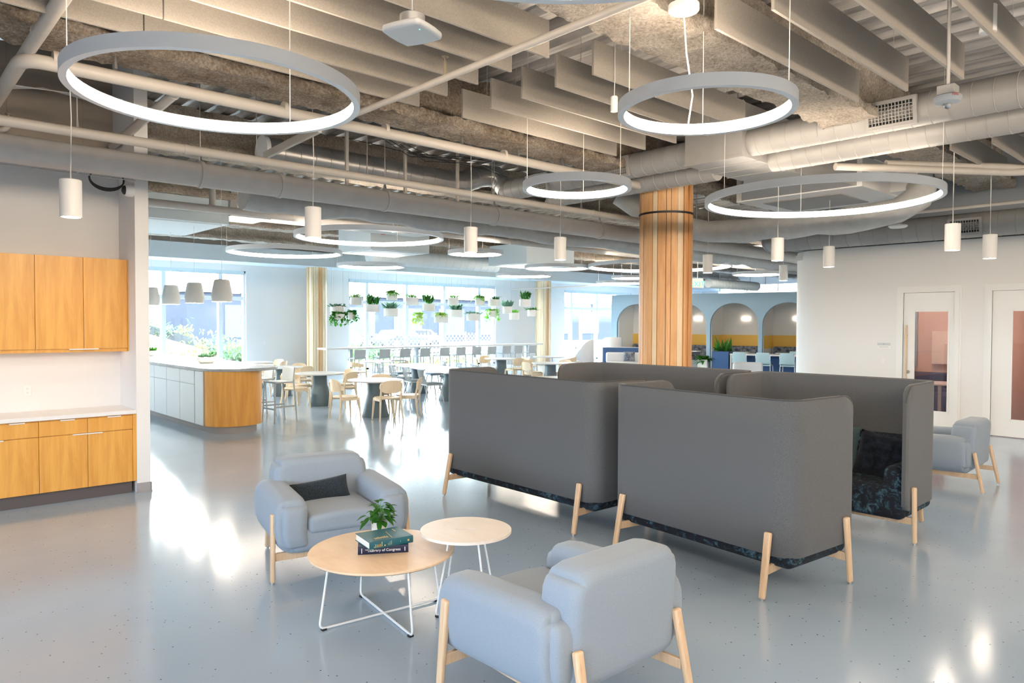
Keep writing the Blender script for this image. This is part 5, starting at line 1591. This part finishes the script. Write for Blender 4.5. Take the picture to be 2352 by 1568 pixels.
# rooms behind the glazed doors
t = thing('meeting_table', 'round white table on a star base behind the first glazed door', 'table', (15.55,4.62,0))
MB().lathe([(.44,.735),(.45,.745),(.45,.76),(.445,.765)], 48).build('tabletop', MT['tab_top'], t)
MB().cyl((0,0,.1),(0,0,.735),.032,n=14).build('post', MT['tab_top'], t)
for k in range(4):
    a = k*PI/2+.35; MB().tube([(0,0,.14),(.18*math.cos(a),.18*math.sin(a),.09),(.34*math.cos(a),.34*math.sin(a),.016)],[.03,.022,.014],8).build('foot', MT['tab_top'], t)
t = thing('shell_chair', 'orange shell chair behind the round table in the meeting room', 'chair', (15.6,5.45,0), PI)
MB().rbox((0,0,.46),(.23,.22,.03),.028,3).rbox((0,-.22,.66),(.23,.03,.19),.028,3).build('shell', MT['orange'], t)
for a in (-.18,.18):
    for c in (-.18,.18): MB().cyl((a,c,0),(a*.8,c*.8,.45),.011,n=8).build('leg', MT['tab_top'], t)
t = thing('bench_seat', 'dark blue upholstered seat along the meeting room wall', 'bench', (16.85,5.0,0))
MB().rbox((0,0,.25),(.32,1.2,.22),.05,3).rbox((.26,0,.62),(.07,1.2,.25),.05,3).build('upholstery', MT['navy_p'], t)
tag(MB().box(17.12,4.25,1.05,17.19,5.25,1.75).build('wall_panel', MT['ply_pale'], smooth=False), 'pale square panel on the meeting room wall', 'panel')
tag(MB().box(17.14,5.55,.95,17.19,5.85,3.1).build('wall_stripe', MT['arch'], smooth=False), 'bluish vertical stripe panel in the meeting room', 'panel')
t = thing('desk', 'pale desk in the dim room behind the second glazed door', 'table', (16.3,2.2,0))
MB().box(-.4,-.8,.70,.4,.8,.73).build('tabletop', MT['ply_pale'], t, smooth=False)
for a in (-.36,.36):
    for c in (-.74,.74): MB().cyl((a,c,0),(a*.9,c*.9,.7),.018,n=8).build('leg', MT['tab_top'], t)
# an added glowing disc, out of view, brightens each of those rooms
for i,(x,y,l) in enumerate(((15.8,5.0,'added glowing disc brightening the room behind the first glazed door'),(15.8,2.0,'added glowing disc brightening the room behind the second glazed door'))):
    tag(MB().cyl((x,y,3.15),(x,y,3.19),.3,n=32).build('added_room_light', MT['room_glow']), l, 'ceiling light')

# ================================================================ outdoors
def hz(x, y):
    k = max(0, min(1, (16-x)/9)); q = max(0, min(1, (y-30)/16))
    q = q*q*(3-2*q)
    return -.12 + k*q*4.2 + .25*mn.noise(Vector((x*.25,y*.25,0)))*q
b = MB().grid(lambda u,v: (-30+90*u, 24.4+52*v, hz(-30+90*u, 24.4+52*v)), 90, 60)
struct('ground_outside', b, MT['dirt'], 'pale sloping ground outside the windows', ang=80)
def scrub(name, n, xr, yr, hr, mats, seed, label, dens=60):
    lr = random.Random(seed); b = MB()
    for i in range(n):
        x = lr.uniform(*xr); y = lr.uniform(*yr); s_ = lr.uniform(*hr); z = hz(x,y)
        b.k = lr.randrange(len(mats))
        for k in range(dens):
            a = lr.random()*2*PI
            leaf(b, (x+lr.gauss(0,.3)*s_, y+lr.gauss(0,.3)*s_, z+abs(lr.gauss(0,.25))*s_), (math.cos(a)*.7,math.sin(a)*.7,lr.uniform(.3,1.4)), s_*lr.uniform(.15,.3), s_*.07, .4, .1, 3)
    return tag(b.build(name, mats, smooth=False), label, 'vegetation', None, 'stuff')
scrub('hillside_shrubs', 90, (0,22), (33,47), (.6,1.6), [MT['sage'],MT['reed'],MT['shrub']], 3, 'sage green shrubs scattered over the sunny slope')
scrub('window_grasses', 170, (12,34), (25.5,29), (.5,.9), [MT['reed'],MT['lawn'],MT['shrub']], 4, 'tall green grasses growing just outside the windows', 30)
scrub('parking_hedge', 60, (13,22), (33,37), (.9,1.7), [MT['shrub'],MT['sage']], 5, 'green hedge in front of the parked cars')
struct('ground_parking', MB().box(18,38,-.2,60,56,-.02), MT['asphalt'], 'asphalt car park', smooth=False)
t = thing('office_building', 'long dark building across the car park', 'building', (0,0,0))
MB().box(20,60,-.2,75,66,4.3).build('facade', MT['facade'], t, smooth=False)
MB().box(19.5,59.5,4.3,75.5,66.5,4.7).build('roof_edge', MT['frame'], t, smooth=False)
for k in range(9): MB().box(23+k*5.5,59.95,.6,26.4+k*5.5,60.02,3.3).build('window', MT['facade_glass'], t, smooth=False)
def car(label, x, y, rz, m):
    t = thing('parked_car', label, 'car', (x,y,-.02), rz, 'parked cars')
    pr_ = [(-2.15,.35),(-2.2,.62),(-2.1,.85),(-1.55,.95),(-1.05,1.38),(.45,1.42),(1.15,.98),(1.95,.86),(2.2,.62),(2.18,.35)]
    n_ = len(pr_); V = [(px_,-.86,z) for px_,z in pr_]+[(px_,.86,z) for px_,z in pr_]
    MB().add(V,[tuple(range(n_)),tuple(range(2*n_-1,n_-1,-1))]+[(i,n_+i,n_+(i+1)%n_,(i+1)%n_) for i in range(n_)]).build('body', m, t, bevel=.08, seg=3)
    for s in (-1,1):
        MB().add([(-1.3,s*.865,.98),(-.95,s*.865,1.32),(.40,s*.865,1.34),(.95,s*.865,.98)],[(0,1,2,3)]).build('side_window', MT['black'], t, smooth=False)
        for xx in (-1.35,1.35): MB().cyl((xx,s*.70,.33),(xx,s*.89,.33),.33,n=20).build('wheel', MT['black'], t)
car('white car parked behind the chain link fence, left', 23.5, 42, R(20), MT['carw'])
car('grey car parked behind the chain link fence, middle', 28.2, 42, R(15), MT['cargrey'])
car('white car parked behind the chain link fence, right', 31.5, 45, R(160), MT['carw'])
b = MB()
for k in range(60):
    x0 = 18+k*.3
    b.cyl((x0,37.5,-.1),(x0+1.3,37.5,1.2),.012,n=4).cyl((x0+1.3,37.5,-.1),(x0,37.5,1.2),.012,n=4)
t = tag(b.build('chain_fence', MT['steel'], smooth=False), 'chain link fence before the parked cars', 'fence')
for k in range(7): MB().cyl((18+k*3.1,37.5,-.1),(18+k*3.1,37.5,1.3),.03,n=8).build('post', MT['steel'], t)
tag(MB().grid(lambda u,v: (3+20*u, 38+1.5*math.sin(u*5), hz(3+20*u,38+1.5*math.sin(u*5))+.45*v-.02), 40, 1).build('silt_fence', MT['cargrey']), 'low dark silt fence across the slope', 'fence')
